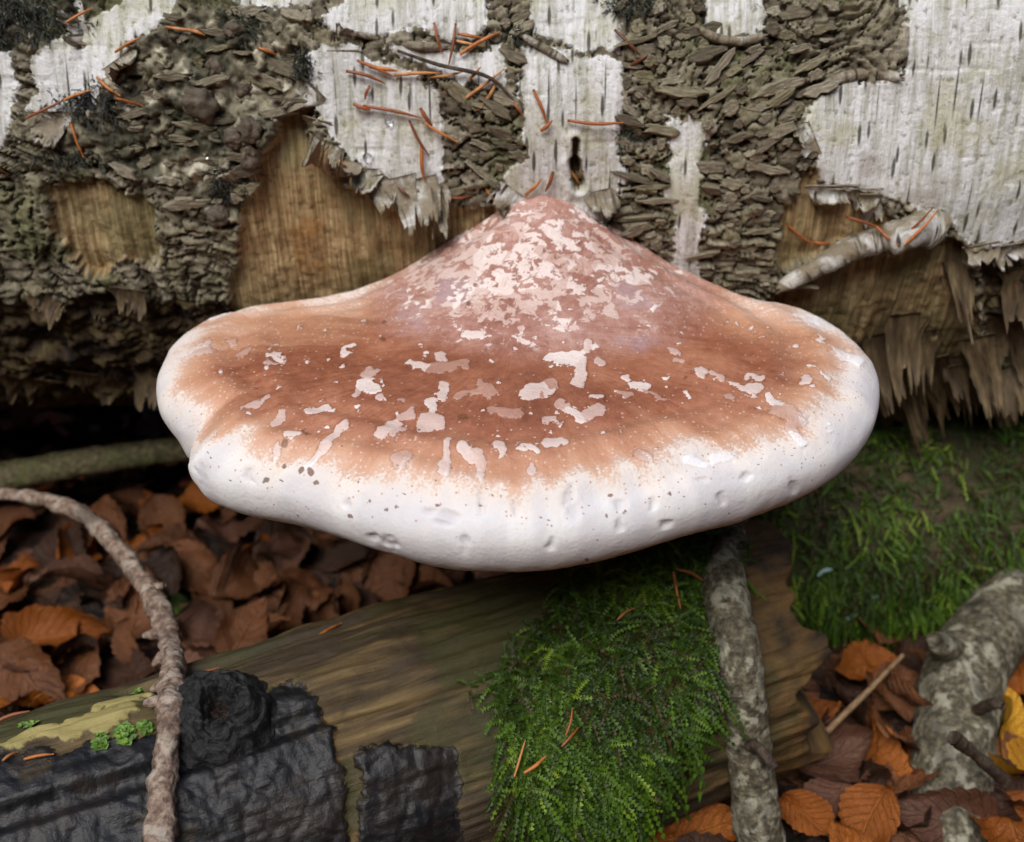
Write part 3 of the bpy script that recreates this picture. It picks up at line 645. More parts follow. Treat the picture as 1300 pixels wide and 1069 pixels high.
char = zone2([[(-200, 985), (60, 965), (110, 945), (200, 925), (226, 878), (262, 862), (318, 872), (345, 890), (372, 868), (392, 866), (404, 905), (425, 960), (438, 1120), (-200, 1120)], [(448, 968), (500, 948), (575, 940), (584, 990), (580, 1100), (450, 1100)]])
yel = zone2([[(-100, 975), (0, 955), (60, 930), (120, 905), (190, 878), (196, 892), (130, 925), (60, 950), (0, 972), (-100, 1000)]])
algae = zone2([[(520, 800), (600, 745), (700, 735), (720, 790), (640, 860), (560, 870)], [(-100, 945), (100, 885), (180, 868), (80, 920), (-100, 990)]])
uvl = np.stack([l_, h2*RR, 0*l_], -1)
gra = np.stack([l_*26, h2*RR*260, 0*l_], -1)
d2 = .0022*fbm(gra, 4, 141, .6) + .0050*fbm(b2*14, 3, 143)
crack = vnoise(np.stack([l_*7, h2*RR*75, 0*l_+3], -1), 145)
d2 -= .0040*sstep(.60, .78, crack)
cv1, cv2, _ = vor((l_+.004*fbm(b2*80, 2, 155))/.011, (h2*RR+.003*fbm(b2*80, 2, 156))/.019, 157); ckd = cv2-cv1
cm = sstep(-5, 5, char); d2 = d2*(1-.7*cm) + cm*(.0010 + .0020*fbm(b2*95, 5, 147, .62) + .0014*fbm(b2*18, 2, 148) - .0005*sstep(.12, .02, ckd)); d2 += .0015*sstep(-2, 3, yel)
# a long step where a sliver of wood has come away along the upper edge
d2 -= .0035*sstep(.10, .02, np.abs(h2+.12*fbm(np.stack([l_*12, 0*l_, 0*l_], -1), 2, 149)-.38))
endf = sstep(LEN, LEN-.010, l_ + .030*fbm(np.stack([np.cos(h2)*3, np.sin(h2)*3, 0*h2], -1), 3, 151))
P2 = A0 + l_[:, None]*AX + nr2*((RR+d2)*(.25+.75*endf**.6))[:, None]
P2 = np.vstack([P2, [A0, A1-AX*.01]])
Q2 = grid_quads(560, 420, wj=True); nv = 560*420; j = np.arange(420); j2 = (j+1) % 420
T2 = np.vstack([np.stack([np.full(420, nv), j2, j], -1), np.stack([np.full(420, nv+1), 559*420+j, 559*420+j2], -1)])
m = Mt('rotten_wood'); uv = m.attr('luv', True)
gr = m.noise(m.mapv(uv, (22, 300, 1)), 1, 6, .65); gr2 = m.noise(m.mapv(uv, (9, 60, 1)), 1, 4, .6); bl = m.noise(uv, 30, 5, .6)
wd = m.ramp(gr, [(.25, C(46, 34, 20)), (.45, C(88, 70, 42)), (.6, C(118, 98, 60)), (.8, C(148, 126, 86))])
wd = m.mix(m.ss(gr2, .44, .58, 0, .85), wd, C(52, 42, 27)); wd = m.mix(m.ss(bl, .50, .62, 0, .75), wd, C(66, 62, 30)); wd = m.mix(m.ss(bl, .44, .34, 0, .7), wd, C(60, 48, 32))
wd = m.mix(m.ss(m.noise(uv, 14, 3), .5, .62, 0, .6), wd, C(54, 56, 24)); wd = m.mix(m.ss(m.nd('SeparateXYZ', (uv,)).outputs[0], LEN-.07, LEN-.02, 0, .8), wd, m.ramp(bl, [(.4, C(44, 32, 18)), (.52, C(104, 76, 36)), (.64, C(70, 58, 28))]))
jit = m.math('MULTIPLY', m.math('SUBTRACT', m.noise(uv, 300, 4, .6), .5), 14)
c = m.mix(m.ss(m.math('ADD', m.attr('algae'), jit), -4, 8, 0, .7), wd, m.mix(bl, C(40, 46, 20), C(84, 80, 38)))
c = m.mix(m.ss(m.math('ADD', m.attr('yel'), jit), -1, 2, 0, .9), c, m.mix(gr, C(140, 126, 66), C(190, 178, 116)))
bk = m.noise(uv, 190, 5, .68)
cfac = m.math('MULTIPLY', m.ss(m.math('ADD', m.attr('char'), m.math('MULTIPLY', jit, 2)), -3, 3), m.ss(bl, .34, .44, .55, 1))
chc = m.ramp(bk, [(.3, C(6, 6, 7)), (.55, C(16, 17, 19)), (.75, C(40, 41, 43))])
chc = m.mix(m.ss(bl, .5, .64, 0, .4), chc, C(54, 42, 32))
c = m.mix(cfac, c, chc)
rotlog_mat = m.out(c, m.ss(cfac, 0, 1, .7, .5), m.bump(m.math('ADD', m.math('MULTIPLY', gr, m.ss(cfac, 0, 1, 1, .25)), m.math('MULTIPLY', bk, .6)), .0016, .8))
pd2 = lambda a: np.concatenate([a, a[:2]])
rlog = obj('rotting_log', new_mesh('rotting_log', P2, Q2, T2, {'luv': pd2(uvl), 'char': pd2(char), 'yel': pd2(yel), 'algae': pd2(algae)}), rotlog_mat)
tag(rlog, 'barkless decaying log with yellowish wood and black charred bark scraps, lying on the leaf litter', 'log')
def rot_at(u, v):
    d = ray(u, v); o = CAM-A0; dp = d-AX*(d@AX); op = o-AX*(o@AX)
    a = dp@dp; b = dp@op; c_ = op@op-RR*RR; D = b*b-a*c_
    if D < 0: return None
    t = (-b-math.sqrt(D))/a; p = CAM+d*t; l = (p-A0)@AX
    if not 0 < l < LEN: return None
    n_ = p-A0-AX*l; n_ /= np.linalg.norm(n_); hh = math.atan2(n_@N2, n_@N1)
    k = int(np.clip(l/LEN*559, 0, 559))*420 + int((hh+math.pi)/(2*math.pi)*420) % 420
    return P2[k], n_, k
# the knot: a raised dark collar round a hole
def knot(u, v, r, hgt):
    p, n_, _ = rot_at(u, v); na, nr_ = 96, 46
    t = np.linspace(0, 1, nr_); prof = np.interp(t, [0, .16, .26, .36, .46, .60, .75, .88, 1], [.10, .12, .42, .86, 1, .80, .46, .14, -.3])
    rad = np.interp(t, [0, .26, .46, 1], [0, .34, .62, 1.62]); an = np.linspace(0, 2*math.pi, na, endpoint=False)
    Rr, An = np.meshgrid(t, an, indexing='ij')
    sh = np.stack([np.cos(An)*1.3, np.sin(An)*1.3, Rr*2], -1)
    rd = rad[:, None]*(1+.34*fbm(sh*.9, 3, 161)); z = prof[:, None]*(1+.5*fbm(sh+7, 3, 163)) + .16*fbm(np.stack([np.cos(An)*9*Rr, np.sin(An)*9*Rr, Rr*14], -1), 3, 165) + .05*np.sin(Rr*34+3*fbm(sh*2, 2, 167))
    V = np.stack([rd*np.cos(An)*r, rd*np.sin(An)*r*1.05, z*hgt], -1).reshape(-1, 3)
    me = new_mesh('knot', V, grid_quads(nr_, na, wj=True), None, {'kr': Rr.ravel()})
    m = Mt('knot_bark'); oc = m.obj_co(); k = m.noise(oc, 260, 5, .65); kr = m.attr('kr')
    c = m.ramp(k, [(.3, C(9, 10, 11)), (.55, C(28, 29, 30)), (.75, C(64, 64, 62))])
    c = m.mix(m.ss(kr, .12, .34, 1, 0), c, C(40, 24, 17))
    mm = m.out(c, .64, m.bump(k, .0022))
    o = obj('knot', me, mm, rlog)
    nn = Vector(n_)*.75 + Vector(CAM-p).normalized()*.25
    o.matrix_local = Matrix.Translation(Vector(p)) @ frame_from(nn, (1, 0, 0)).to_4x4()
    o['label'] = 'black bark collar around an open knot hole'
knot(280, 912, .0125, .012)

# ================================================================== MOUND under the birch, at the right: a mossy old log
B0 = np.array([.105, .172, -.165]); B1 = np.array([.52, .205, -.155]); RB = .062
def plain_log(name, a, b, r, mat, n=220, na=160, seed=1, amp=.006):
    ax = (b-a)/np.linalg.norm(b-a); L = np.linalg.norm(b-a); n2 = np.cross(ax, [0, 0, 1.]); n2 /= np.linalg.norm(n2); n1 = np.cross(n2, ax)
    l, t = np.meshgrid(np.linspace(0, L, n), np.linspace(0, 2*math.pi, na, endpoint=False), indexing='ij'); l = l.ravel(); t = t.ravel()
    nn = np.cos(t)[:, None]*n1 + np.sin(t)[:, None]*n2; P_ = a + l[:, None]*ax
    rr_ = r + amp*fbm((P_+nn*r)*18, 4, seed) + .0015*fbm(np.stack([l*30, t*r*250, 0*l], -1), 3, seed+2)
    e = np.minimum(l, L-l); rr_ *= .45+.55*np.sqrt(sstep(0, .022, e+.006*fbm((P_+nn*r)*40, 2, seed+4)))
    V = P_ + nn*rr_[:, None]; V = np.vstack([V, [a+ax*.006, b-ax*.006]]); nv = n*na; j = np.arange(na); j2 = (j+1) % na
    T = np.vstack([np.stack([np.full(na, nv), j, j2], -1), np.stack([np.full(na, nv+1), (n-1)*na+j2, (n-1)*na+j], -1)])
    uv_ = np.stack([l, t*r, 0*l], -1)
    me = new_mesh(name, V, grid_quads(n, na, wj=True)[:, ::-1], T, {'luv': np.vstack([uv_, uv_[:2]])})
    return obj(name, me, mat), V[:nv], nn
m = Mt('old_bark'); uv = m.attr('luv', True); k = m.noise(m.mapv(uv, (60, 160, 1)), 1, 6, .65); g = m.noise(uv, 40, 4, .6)
c = m.ramp(k, [(.3, C(34, 26, 18)), (.5, C(70, 56, 38)), (.7, C(104, 88, 62))]); c = m.mix(m.ss(g, .42, .6, 0, .8), c, C(52, 62, 26))
oldbark = m.out(c, .8, m.bump(k, .003))
mlog, MV, MN = plain_log('mossy_log', B0, B1, RB, oldbark, seed=201)
tag(mlog, 'dark old log under a moss blanket, beside the thick birch branch', 'log')

# ================================================================== MOSS
m = Mt('moss'); tv = m.attr('tint'); al = m.attr('along')
c = m.ramp(tv, [(0, C(26, 38, 9)), (.4, C(50, 76, 14)), (.75, C(82, 114, 24)), (1, C(126, 148, 48))])
c = m.mix(m.ss(al, 0, .5, .7, 0), c, C(58, 54, 20)); c = m.mix(m.ss(tv, .0, .12, .7, 0), c, C(70, 58, 26))
moss_mat = m.out(c, .55, None, .35, Subsurface_Weight=0.)
def moss(name, pts, nrm, parent, seed, lmin=.006, lmax=.014, droop=.6, puff=0.):
    """feathery shoots: a curved stem with pairs of tiny leaves, all in one mesh"""
    r = np.random.default_rng(seed); n = len(pts); K = 12; pts = pts + nrm*(r.uniform(0, 1, n)**2*puff)[:, None]
    side = np.cross(nrm, r.normal(size=(n, 3))); side /= np.linalg.norm(side, axis=1)[:, None]
    L = r.uniform(lmin, lmax, n)
    d0 = nrm*r.uniform(.35, 1., n)[:, None] + side*r.uniform(.3, 1.5, n)[:, None]; d0 /= np.linalg.norm(d0, axis=1)[:, None]
    grav = np.array([0, 0, -1.])
    Vs, Ts, tint, along = [], [], [], []
    t = np.linspace(0, 1, K+1)
    S = pts[:, None] - nrm[:, None]*.001 + (d0[:, None]*t[None, :, None] + grav*((droop*r.uniform(.25, 1.6, n))[:, None, None]*t[None, :, None]**2) + np.cross(side, nrm)[:, None]*(r.normal(0, .3, n)[:, None, None]*t[None, :, None]**2))*L[:, None, None]
    Tn = np.gradient(S, axis=1); Tn /= np.linalg.norm(Tn, axis=2)[..., None]
    sv = np.cross(Tn, nrm[:, None]); sv /= np.maximum(np.linalg.norm(sv, axis=2), 1e-9)[..., None]
    uvw = np.cross(sv, Tn); base_i = 0
    tn = np.clip(r.normal(.42, .2, n) + .55*fbm(pts*45, 3, seed), 0, 1)
    for i in range(K):
        wl = np.minimum(L, .012)*(.105*(1-.5*t[i]) + .025)
        for sg in (-1, 1):
            a0 = S[:, i]; a1 = S[:, i+1]
            tip = S[:, i] + sg*sv[:, i]*wl[:, None]*r.uniform(.7, 1.2, n)[:, None] + Tn[:, i]*wl[:, None]*.9 + uvw[:, i]*(wl*r.uniform(-.1, .6, n))[:, None]
            Vs.append(np.stack([a0, a1, tip], 1)); tint.append(np.repeat(tn, 3)); along.append(np.stack([0*tn+t[i], 0*tn+t[i], 0*tn+t[i]+.2], 1).ravel())
    V = np.concatenate([v.reshape(-1, 3) for v in Vs]); T = np.arange(len(V)).reshape(-1, 3)
    o = obj(name, new_mesh(name, V, None, T, {'tint': np.concatenate(tint), 'along': np.concatenate(along)}, smooth=False), moss_mat, parent)
    return o
def sample_px(poly, fn, n, soft=18):
    P_ = np.array(poly, float); lo = P_.min(0)-soft; hi = P_.max(0)+soft; pts, ns = [], []
    cand = rng.uniform(lo, hi, (n*4, 2)); sd_ = poly_sdf(cand, poly)
    for (u, v), s in zip(cand, sd_):
        if s + rng.normal()*soft*.5 < 0: continue
        h = fn(u, v)
        if h is None: continue
        pts.append(h[0]); ns.append(h[1])
        if len(pts) >= n: break
    return np.array(pts), np.array(ns)
mp_, mn_ = sample_px([(640, 880), (690, 815), (705, 790), (735, 740), (790, 690), (905, 660), (930, 740), (905, 790), (890, 870), (850, 930), (800, 1000), (780, 1080), (640, 1080), (655, 940)], rot_at, 9000)
mo = moss('moss_cushion', mp_, mn_, None, 301, .007, .018, .8, .007)
tag(mo, 'feathery green moss cushion spreading over the yellowish decaying log', 'moss', kind='stuff')
mp3, mn3 = sample_px([(600, 880), (640, 840), (700, 800), (700, 830), (660, 870)], rot_at, 120)
mo3 = moss('moss_sprigs', mp3, mn3, None, 303, .005, .010); tag(mo3, 'thin straggling moss sprigs at the edge of the bare yellow wood', 'moss', kind='stuff')
vz = ((MN*(CAM-MV)).sum(1) > -.02) & (MN[:, 2] > -.45)
idx = np.where(vz)[0]
pk = proj(MV[idx]); dens = np.clip(.6 + .9*fbm(MV[idx]*22, 3, 305) + .9*np.exp(-(((pk[:, 0]-1070)/120)**2+((pk[:, 1]-800)/90)**2)), .05, 1.4)
idx = rng.choice(idx, 15000, p=dens/dens.sum())
mo2 = moss('moss_blanket', MV[idx]+rng.normal(size=(15000, 3))*.0006, MN[idx], None, 307, .005, .0125, .8, .006)
tag(mo2, 'bright green moss blanket hanging over the dark old log under the birch', 'moss', kind='stuff')

# ================================================================== BRANCHES
def tube(name, pts, radii, mat, parent=None, n=120, na=22, amp=.12, seed=1, caps=True):
    S = spline(pts, n); t = np.linspace(0, 1, n); rad = np.interp(t, np.linspace(0, 1, len(radii)), radii)
    Tn = np.gradient(S, axis=0); Tn /= np.linalg.norm(Tn, axis=1)[:, None]
    up = np.array([.31, -.8, .5]); B1 = np.cross(Tn, up); B1 /= np.linalg.norm(B1, axis=1)[:, None]; B2 = np.cross(B1, Tn)
    an = np.linspace(0, 2*math.pi, na, endpoint=False); D = np.cos(an)[None, :, None]*B1[:, None]+np.sin(an)[None, :, None]*B2[:, None]
    base_ = S[:, None]+D*rad[:, None, None]; rm = float(np.mean(rad))
    nz = fbm(base_*(.45/rm)+seed, 3, seed)+.5*vnoise(base_*(2.2/rm), seed+5)
    V = S[:, None] + D*(rad[:, None]*(1+amp*nz))[..., None]
    V = np.vstack([V.reshape(-1, 3), S[:1], S[-1:]]); nv = n*na; j = np.arange(na); j2 = (j+1) % na
    T = np.vstack([np.stack([np.full(na, nv), j, j2], -1), np.stack([np.full(na, nv+1), (n-1)*na+j2, (n-1)*na+j], -1)])
    le = np.r_[0, np.linalg.norm(np.diff(S, axis=0), axis=1).cumsum()]
    uv_ = np.stack([le[:, None]+0*an, rad[:, None]*an, 0*rad[:, None]*an], -1).reshape(-1, 3)
    return obj(name, new_mesh(name, V, grid_quads(n, na, wj=True)[:, ::-1], T, {'luv': np.vstack([uv_, uv_[:2]])}), mat, parent)
def twig_mat(name, dark, mid, pale, lich, fac=.6):
    m = Mt(name); oc = m.obj_co(); k = m.noise(oc, 330, 5, .65); b_ = m.noise(oc, 120, 4, .6)
    c = m.ramp(k, [(.3, dark), (.5, mid), (.72, pale)]); c = m.mix(m.ss(b_, .5, .62, 0, fac), c, lich)
    c = m.mix(m.ss(m.noise(oc, 60, 4), .56, .66, 0, .7), c, dark)
    return m.out(c, .7, m.bump(k, .0016))
tw1 = twig_mat('twig_bark', C(62, 48, 40), C(134, 112, 96), C(186, 168, 150), C(184, 172, 156), .8)
tw2 = twig_mat('branch_bark', C(36, 32, 24), C(92, 86, 68), C(148, 140, 116), C(186, 184, 162), .75)
tw3 = twig_mat('mossy_branch_bark', C(58, 54, 36), C(116, 108, 76), C(160, 152, 116), C(108, 120, 66))
tw4 = twig_mat('dark_twig_bark', C(30, 24, 18), C(66, 54, 42), C(106, 90, 72), C(92, 82, 68))
# leaning branch in front of the mossy end of the rotting log
vb = tube('leaning_branch', [at_y(922, 585, .12), at_y(926, 665, .07)] + [rot_at(*a)[0]+rot_at(*a)[1]*.006 for a in ((916, 750), (932, 840))] + [at_y(948, 935, -.012), at_y(968, 1085, -.03)], [.0072, .0076, .0092, .0086, .0090, .0100], tw2, seed=41, n=160, amp=.14)
tag(vb, 'slim grey branch leaning beside the moss cushion', 'branch')
tube('side_twig', [at_y(*a) for a in ((950, 945, -.018), (965, 952, -.026), (984, 975, -.032))], [.0028, .0024, .0018], tw4, vb, n=30, na=10, seed=42)
tube('side_twig', [at_y(*a) for a in ((934, 850, -.004), (912, 858, -.010))], [.0026, .0016], tw4, vb, n=12, na=10, seed=43)
# thick birch branch at the right
rb = tube('birch_branch', [at_y(*a) for a in ((1420, 640, .165), (1335, 712, .135), (1268, 785, .100), (1226, 860, .065), (1210, 950, .030), (1205, 1090, -.01))], [.0150, .0155, .0185, .0185, .0180, .0180], tw2, seed=51, n=200, na=40, amp=.13)
tag(rb, 'thick greyish birch branch with a broken stub lying beside the mossy log', 'branch')
tube('branch_stub', [at_y(*a) for a in ((1215, 828, .070), (1192, 818, .058), (1186, 812, .054))], [.0065, .0058, .0035], tw2, rb, n=30, na=16, seed=52)
tube('side_twig', [at_y(*a) for a in ((1275, 990, .0), (1240, 960, -.006), (1210, 936, -.010))], [.0028, .0024, .0030], tw4, rb, n=40, na=14, seed=53, amp=.3)
tube('side_twig', [at_y(*a) for a in ((1235, 905, .035), (1262, 893, .026), (1274, 897, .022))], [.0026, .0026, .0014], tw4, rb, n=30, na=12, seed=54, amp=.3)
# crooked twig at the left, resting on the rotting log
lt = [at_y(*a) for a in ((-70, 622, .150), (30, 630, .125), (100, 650, .105), (150, 697, .080), (190, 752, .050), (214, 810, .010))]
for a in ((226, 866), (221, 915), (214, 985), (206, 1075)):
    h = rot_at(*a); lt.append(h[0]+h[1]*.0045)
ltw = tube('crooked_twig', lt, [.0030, .0033, .0038, .0046, .0042, .0049, .0041, .0050, .0043, .0048, .0050], tw1, seed=61, n=300, na=24, amp=.34)
tag(ltw, 'crooked brown twig lying across the rotting log next to its knot hole', 'twig')
S_ = spline(lt, 220)
for i, dr in ((118, (-1, -.2, -.1)), (148, (-1, -.3, -.5)), (166, (-1, -.2, .1)), (160, (1, -.3, -.3)), (96, (1, -.2, .5)), (128, (-.8, -.5, -.6))):
    d_ = np.array(dr)/np.linalg.norm(dr); tube('bud_stub', [S_[i], S_[i]+d_*.006, S_[i]+d_*.0095], [.0026, .0022, .0010], tw1, ltw, n=14, na=10, seed=62+i)
bb = tube('fallen_branch', [at_y(*a) for a in ((-120, 625, .20), (0, 606, .205), (110, 587, .21), (215, 572, .215), (330, 566, .22))], [.0090, .0085, .0080, .0072, .0066], tw3, seed=71, n=140)
tag(bb, 'mossy olive branch lying in the shade under the birch log', 'branch')
th = tube('thin_twig', [at_y(*a) for a in ((1150, 560, .16), (1166, 640, .145), (1180, 720, .125), (1196, 778, .115))], [.0014, .0016, .0016, .0012], tw4, seed=75, n=50, na=10)
tag(th, 'thin blackish twig hanging down in front of the moss blanket', 'twig')
ds = tube('dry_stem', [at_y(*a) for a in ((1048, 930, .022), (1095, 884, .045), (1146, 832, .072))], [.0015, .0014, .0010], twig_mat('straw', C(110, 84, 56), C(158, 128, 92), C(188, 160, 124), C(150, 120, 84)), seed=77, n=50, na=10)
tag(ds, 'straight pale straw coloured stem poking out of the leaves', 'stem')
ds2 = tube('thin_twig', [log_at(505, 70)[0]+np.array([0, -.002, .002]), log_at(560, 92)[0]+np.array([0, -.004, .004]), log_at(620, 105)[0]+np.array([0, -.003, .003]), log_at(656, 132)[0]+np.array([0, -.001, .001])], [.0006, .0008, .0008, .0005], tw4, seed=78, n=40, na=8)
tag(ds2, 'hair thin dark stalk lying over the white bark', 'twig')

# ================================================================== LEAVES
def leaf_mat(name, a, b_, c_, rough=.36):
    m = Mt(name); uv = m.attr('luv', True); oc = m.obj_co(); rd = m.rand()
    n_ = m.noise(oc, 60, 5, .6); c = m.ramp(n_, [(.3, a), (.52, b_), (.74, c_)])
    sx = m.nd('SeparateXYZ', (uv,)); t_, w_ = sx.outputs[0], sx.outputs[1]
    aw = m.math('ABSOLUTE', w_)
    ve = m.math('SINE', m.math('MULTIPLY', m.math('SUBTRACT', t_, m.math('MULTIPLY', aw, .28)), 62))
    vein = m.ss(ve, .75, 1); mid = m.ss(aw, .02, .06, 1, 0); vn = m.math('MAXIMUM', vein, mid)
    c = m.mix(m.math('MULTIPLY', vn, .35), c, c_); c = m.mix(m.ss(m.noise(oc, 170, 3), .6, .7, 0, .6), c, a)
    c = m.mix(m.ss(rd, 0, 1, 0, .55), c, a)
    return m.out(c, rough, m.bump(m.math('ADD', vn, m.math('MULTIPLY', n_, .8)), .0010), .4)
LM = {'copper brown': leaf_mat('copper_leaf', C(58, 36, 22), C(120, 74, 44), C(170, 114, 72)),
      'dark brown': leaf_mat('dark_leaf', C(34, 22, 15), C(66, 42, 28), C(104, 70, 48)),
      'pinkish brown': leaf_mat('pinkish_leaf', C(70, 45, 34), C(116, 78, 60), C(164, 122, 98)),
      'rusty orange': leaf_mat('orange_leaf', C(104, 54, 18), C(172, 96, 32), C(212, 140, 62)),
      'yellow': leaf_mat('yellow_leaf', C(150, 92, 16), C(206, 150, 30), C(228, 186, 72)),
      'green': leaf_mat('green_leaf', C(40, 62, 18), C(78, 104, 36), C(112, 134, 62))}
def leaf_mesh(seed):
    r = np.random.default_rng(seed); nu, nv_ = 21, 11
    t = np.linspace(0, 1, nu); wprof = (np.sin(math.pi*t**.85)**.75)*(1-.25*t)*.34*(1+.05*np.sin(t*60))
    wprof[0] = wprof[-1] = .004
    s = np.linspace(-1, 1, nv_); Tt, Ss = np.meshgrid(t, s, indexing='ij')
    fold = r.uniform(-.35, .9); bend = r.uniform(-1.6, 2.2)*1.25; twist = r.uniform(-1.1, 1.1)
    w_ = Ss*wprof[:, None]; z = fold*np.abs(w_)*.8 + .05*r.uniform(.4, 1.5)*np.sin(Tt*9+r.uniform(0, 6))*Ss**2*np.sign(Ss)
    z = z + .10*fbm(np.stack([Tt*4, Ss*2, 0*Tt+seed*3.3], -1), 3, seed) + .012*np.sin((Tt-.28*np.abs(Ss))*62)*np.abs(Ss)*.5
    er = r.uniform(0, .5); z = z + er*np.clip(np.abs(Ss)-.55, 0, 1)*wprof[:, None]*2.2
    y = w_*(1-.25*er*np.abs(Ss)); ang = bend*(Tt-.5); x = np.where(abs(bend) > .02, np.sin(ang)/bend, Tt-.5); zz_ = (1-np.cos(ang))/(bend if abs(bend) > .02 else 1)
    ca_, sa_ = np.cos(twist*(Tt-.5)), np.sin(twist*(Tt-.5))
    y2 = y*ca_-z*sa_; z2 = y*sa_+z*ca_
    V = np.stack([x - z2*np.sin(ang)*.6, y2, zz_+z2], -1).reshape(-1, 3); V -= V.mean(0)
    return new_mesh('fallen_leaf', V, grid_quads(nu, nv_), None, {'luv': np.stack([Tt, Ss, 0*Tt], -1).reshape(-1, 3)})
leaf_meshes = {}
SHAPE = ['flattish', 'folded', 'cupped', 'arched']
def me_shape(seed):
    r = np.random.default_rng(seed); f_ = r.uniform(-.35, .9); b_ = r.uniform(-1.6, 2.2)
    return 2 if b_ > 1.1 else 3 if b_ < -.8 else 1 if f_ > .45 else 0
def leaf(colr, p, size, rot, label, group):
    key = (colr, random.randrange(7))
    if key not in leaf_meshes:
        me = leaf_mesh(900+key[1]*7+hash_c[colr]); me.materials.append(LM[colr]); leaf_meshes[key] = me
    if group: label = f'{SHAPE[me_shape(900+key[1]*7+hash_c[colr])]} {label}'; group = f'{SHAPE[me_shape(900+key[1]*7+hash_c[colr])]} {group}'
    o = bpy.data.objects.new('fallen_leaf', leaf_meshes[key]); col.objects.link(o)
    o.location = p; o.rotation_euler = rot; o.scale = (size, size*random.uniform(.85, 1.15), size)
    return tag(o, label, 'leaf', group)
hash_c = {k: i for i, k in enumerate(LM)}
SIL = [(430, 383), (330, 381), (240, 410), (198, 490), (238, 573), (250, 625), (310, 657), (430, 685), (540, 717), (650, 726), (760, 712), (880, 680), (1000, 640), (1085, 585), (1118, 490), (1085, 430), (960, 378)]
def in_rot(x, y):
    p = np.array([x, y, A0[2]]); l = (p-A0)@AX
    return -.01 < l < LEN+.004 and abs((p-A0)@N2) < .052
cand = []
step = .0235
for gx_ in np.arange(-.50, .52, step):
    for gy_ in np.arange(-.11, .62, step):
        x = gx_+random.uniform(-.5, .5)*step; y = gy_+random.uniform(-.5, .5)*step
        if in_rot(x, y): continue
        z = float(ground_z(np.array([x]), np.array([y]))[0]); u, v = proj(np.array([x, y, z]))
        if not (-70 < u < 1370 and v < 1150) or v < 430: continue
        if poly_sdf(np.array([[u, v]]), SIL)[0] > 25: continue
        h = rot_at(u, v)
        if h is not None and h[0][1] < y and rot_at(u+25, v-30) is not None: continue
        if x > .12 and y > .14: continue
        cand.append((x, y, z, u, v))
print('leaf candidates', len(cand))
random.shuffle(cand); cand = sorted(cand, key=lambda c_: c_[1])[:285]
for x, y, z, u, v in cand:
    if y > .24:
        place = 'in the deep shade under the birch log'; cols = ['copper brown', 'dark brown', 'pinkish brown', 'dark brown']
    elif x < 0 and y > -.05 + .45*(x+.2):
        place = 'between the crooked twig and rotting log'; cols = ['copper brown', 'copper brown', 'pinkish brown', 'rusty orange', 'dark brown']
    elif x > .0:
        place = 'between the slim branch and thick birch branch'; cols = ['copper brown', 'pinkish brown', 'rusty orange', 'rusty orange', 'dark brown', 'copper brown']
    else:
        place = 'on the camera side of the rotting log'; cols = ['copper brown', 'pinkish brown', 'dark brown']
    cl = random.choice(cols)
    leaf(cl, (x, y, z+random.uniform(.004, .017)), random.uniform(.028, .055), (random.gauss(0, .45), random.gauss(0, .45), random.uniform(0, 6.28)),
         f'{cl} fallen leaf {place}', f'{cl} leaves {place}')
for (u, v, cl, sz, rot, lab) in [
    (75, 803, 'rusty orange', .050, (.5, -.1, .15), 'broad rusty orange leaf lying flat near the twig and the log edge'),
    (36, 862, 'copper brown', .056, (.45, .3, -.7), 'large copper leaf tilted against the upper edge of the rotting log'),
    (265, 795, 'pinkish brown', .040, (.7, .5, .4), 'pale pinkish curled leaf just right of the crooked twig'),
    (312, 800, 'copper brown', .040, (.5, -.6, 1.0), 'copper leaf curled on end above the rotting log'),
    (222, 770, 'green', .020, (.6, .2, .9), 'small green leaf tucked beside the crooked twig'),
    (100, 690, 'rusty orange', .042, (.9, .2, 1.4), 'orange leaf standing upright in the dark litter under the twig'),
    (1283, 925, 'yellow', .044, (.7, -.3, 1.3), 'ragged yellow leaf against the thick birch branch'),
    (1275, 965, 'yellow', .040, (.3, .2, 2.6), 'flat yellow leaf beside the side twig of the birch branch'),
    (1062, 955, 'pinkish brown', .058, (.45, .15, .5), 'big crumpled pinkish leaf in front of the straw stem'),
    (1010, 915, 'rusty orange', .046, (.3, -.3, .1), 'glossy rusty orange leaf right of the slim branch foot'),
    (1150, 880, 'copper brown', .048, (.7, .4, 1.9), 'copper leaf propped against the thick birch branch'),
    (1130, 930, 'copper brown', .050, (.3, .8, 1.2), 'folded copper leaf between the straw stem and birch branch'),
    (868, 948, 'pinkish brown', .044, (.6, .1, 1.7), 'pinkish leaf at the foot of the moss cushion'),
    (905, 975, 'dark brown', .046, (.3, -.2, .3), 'dark leaf left of the slim branch foot')]:
    p = at_z(u, v, GZ+.020); leaf(cl, p, sz, rot, lab, None)

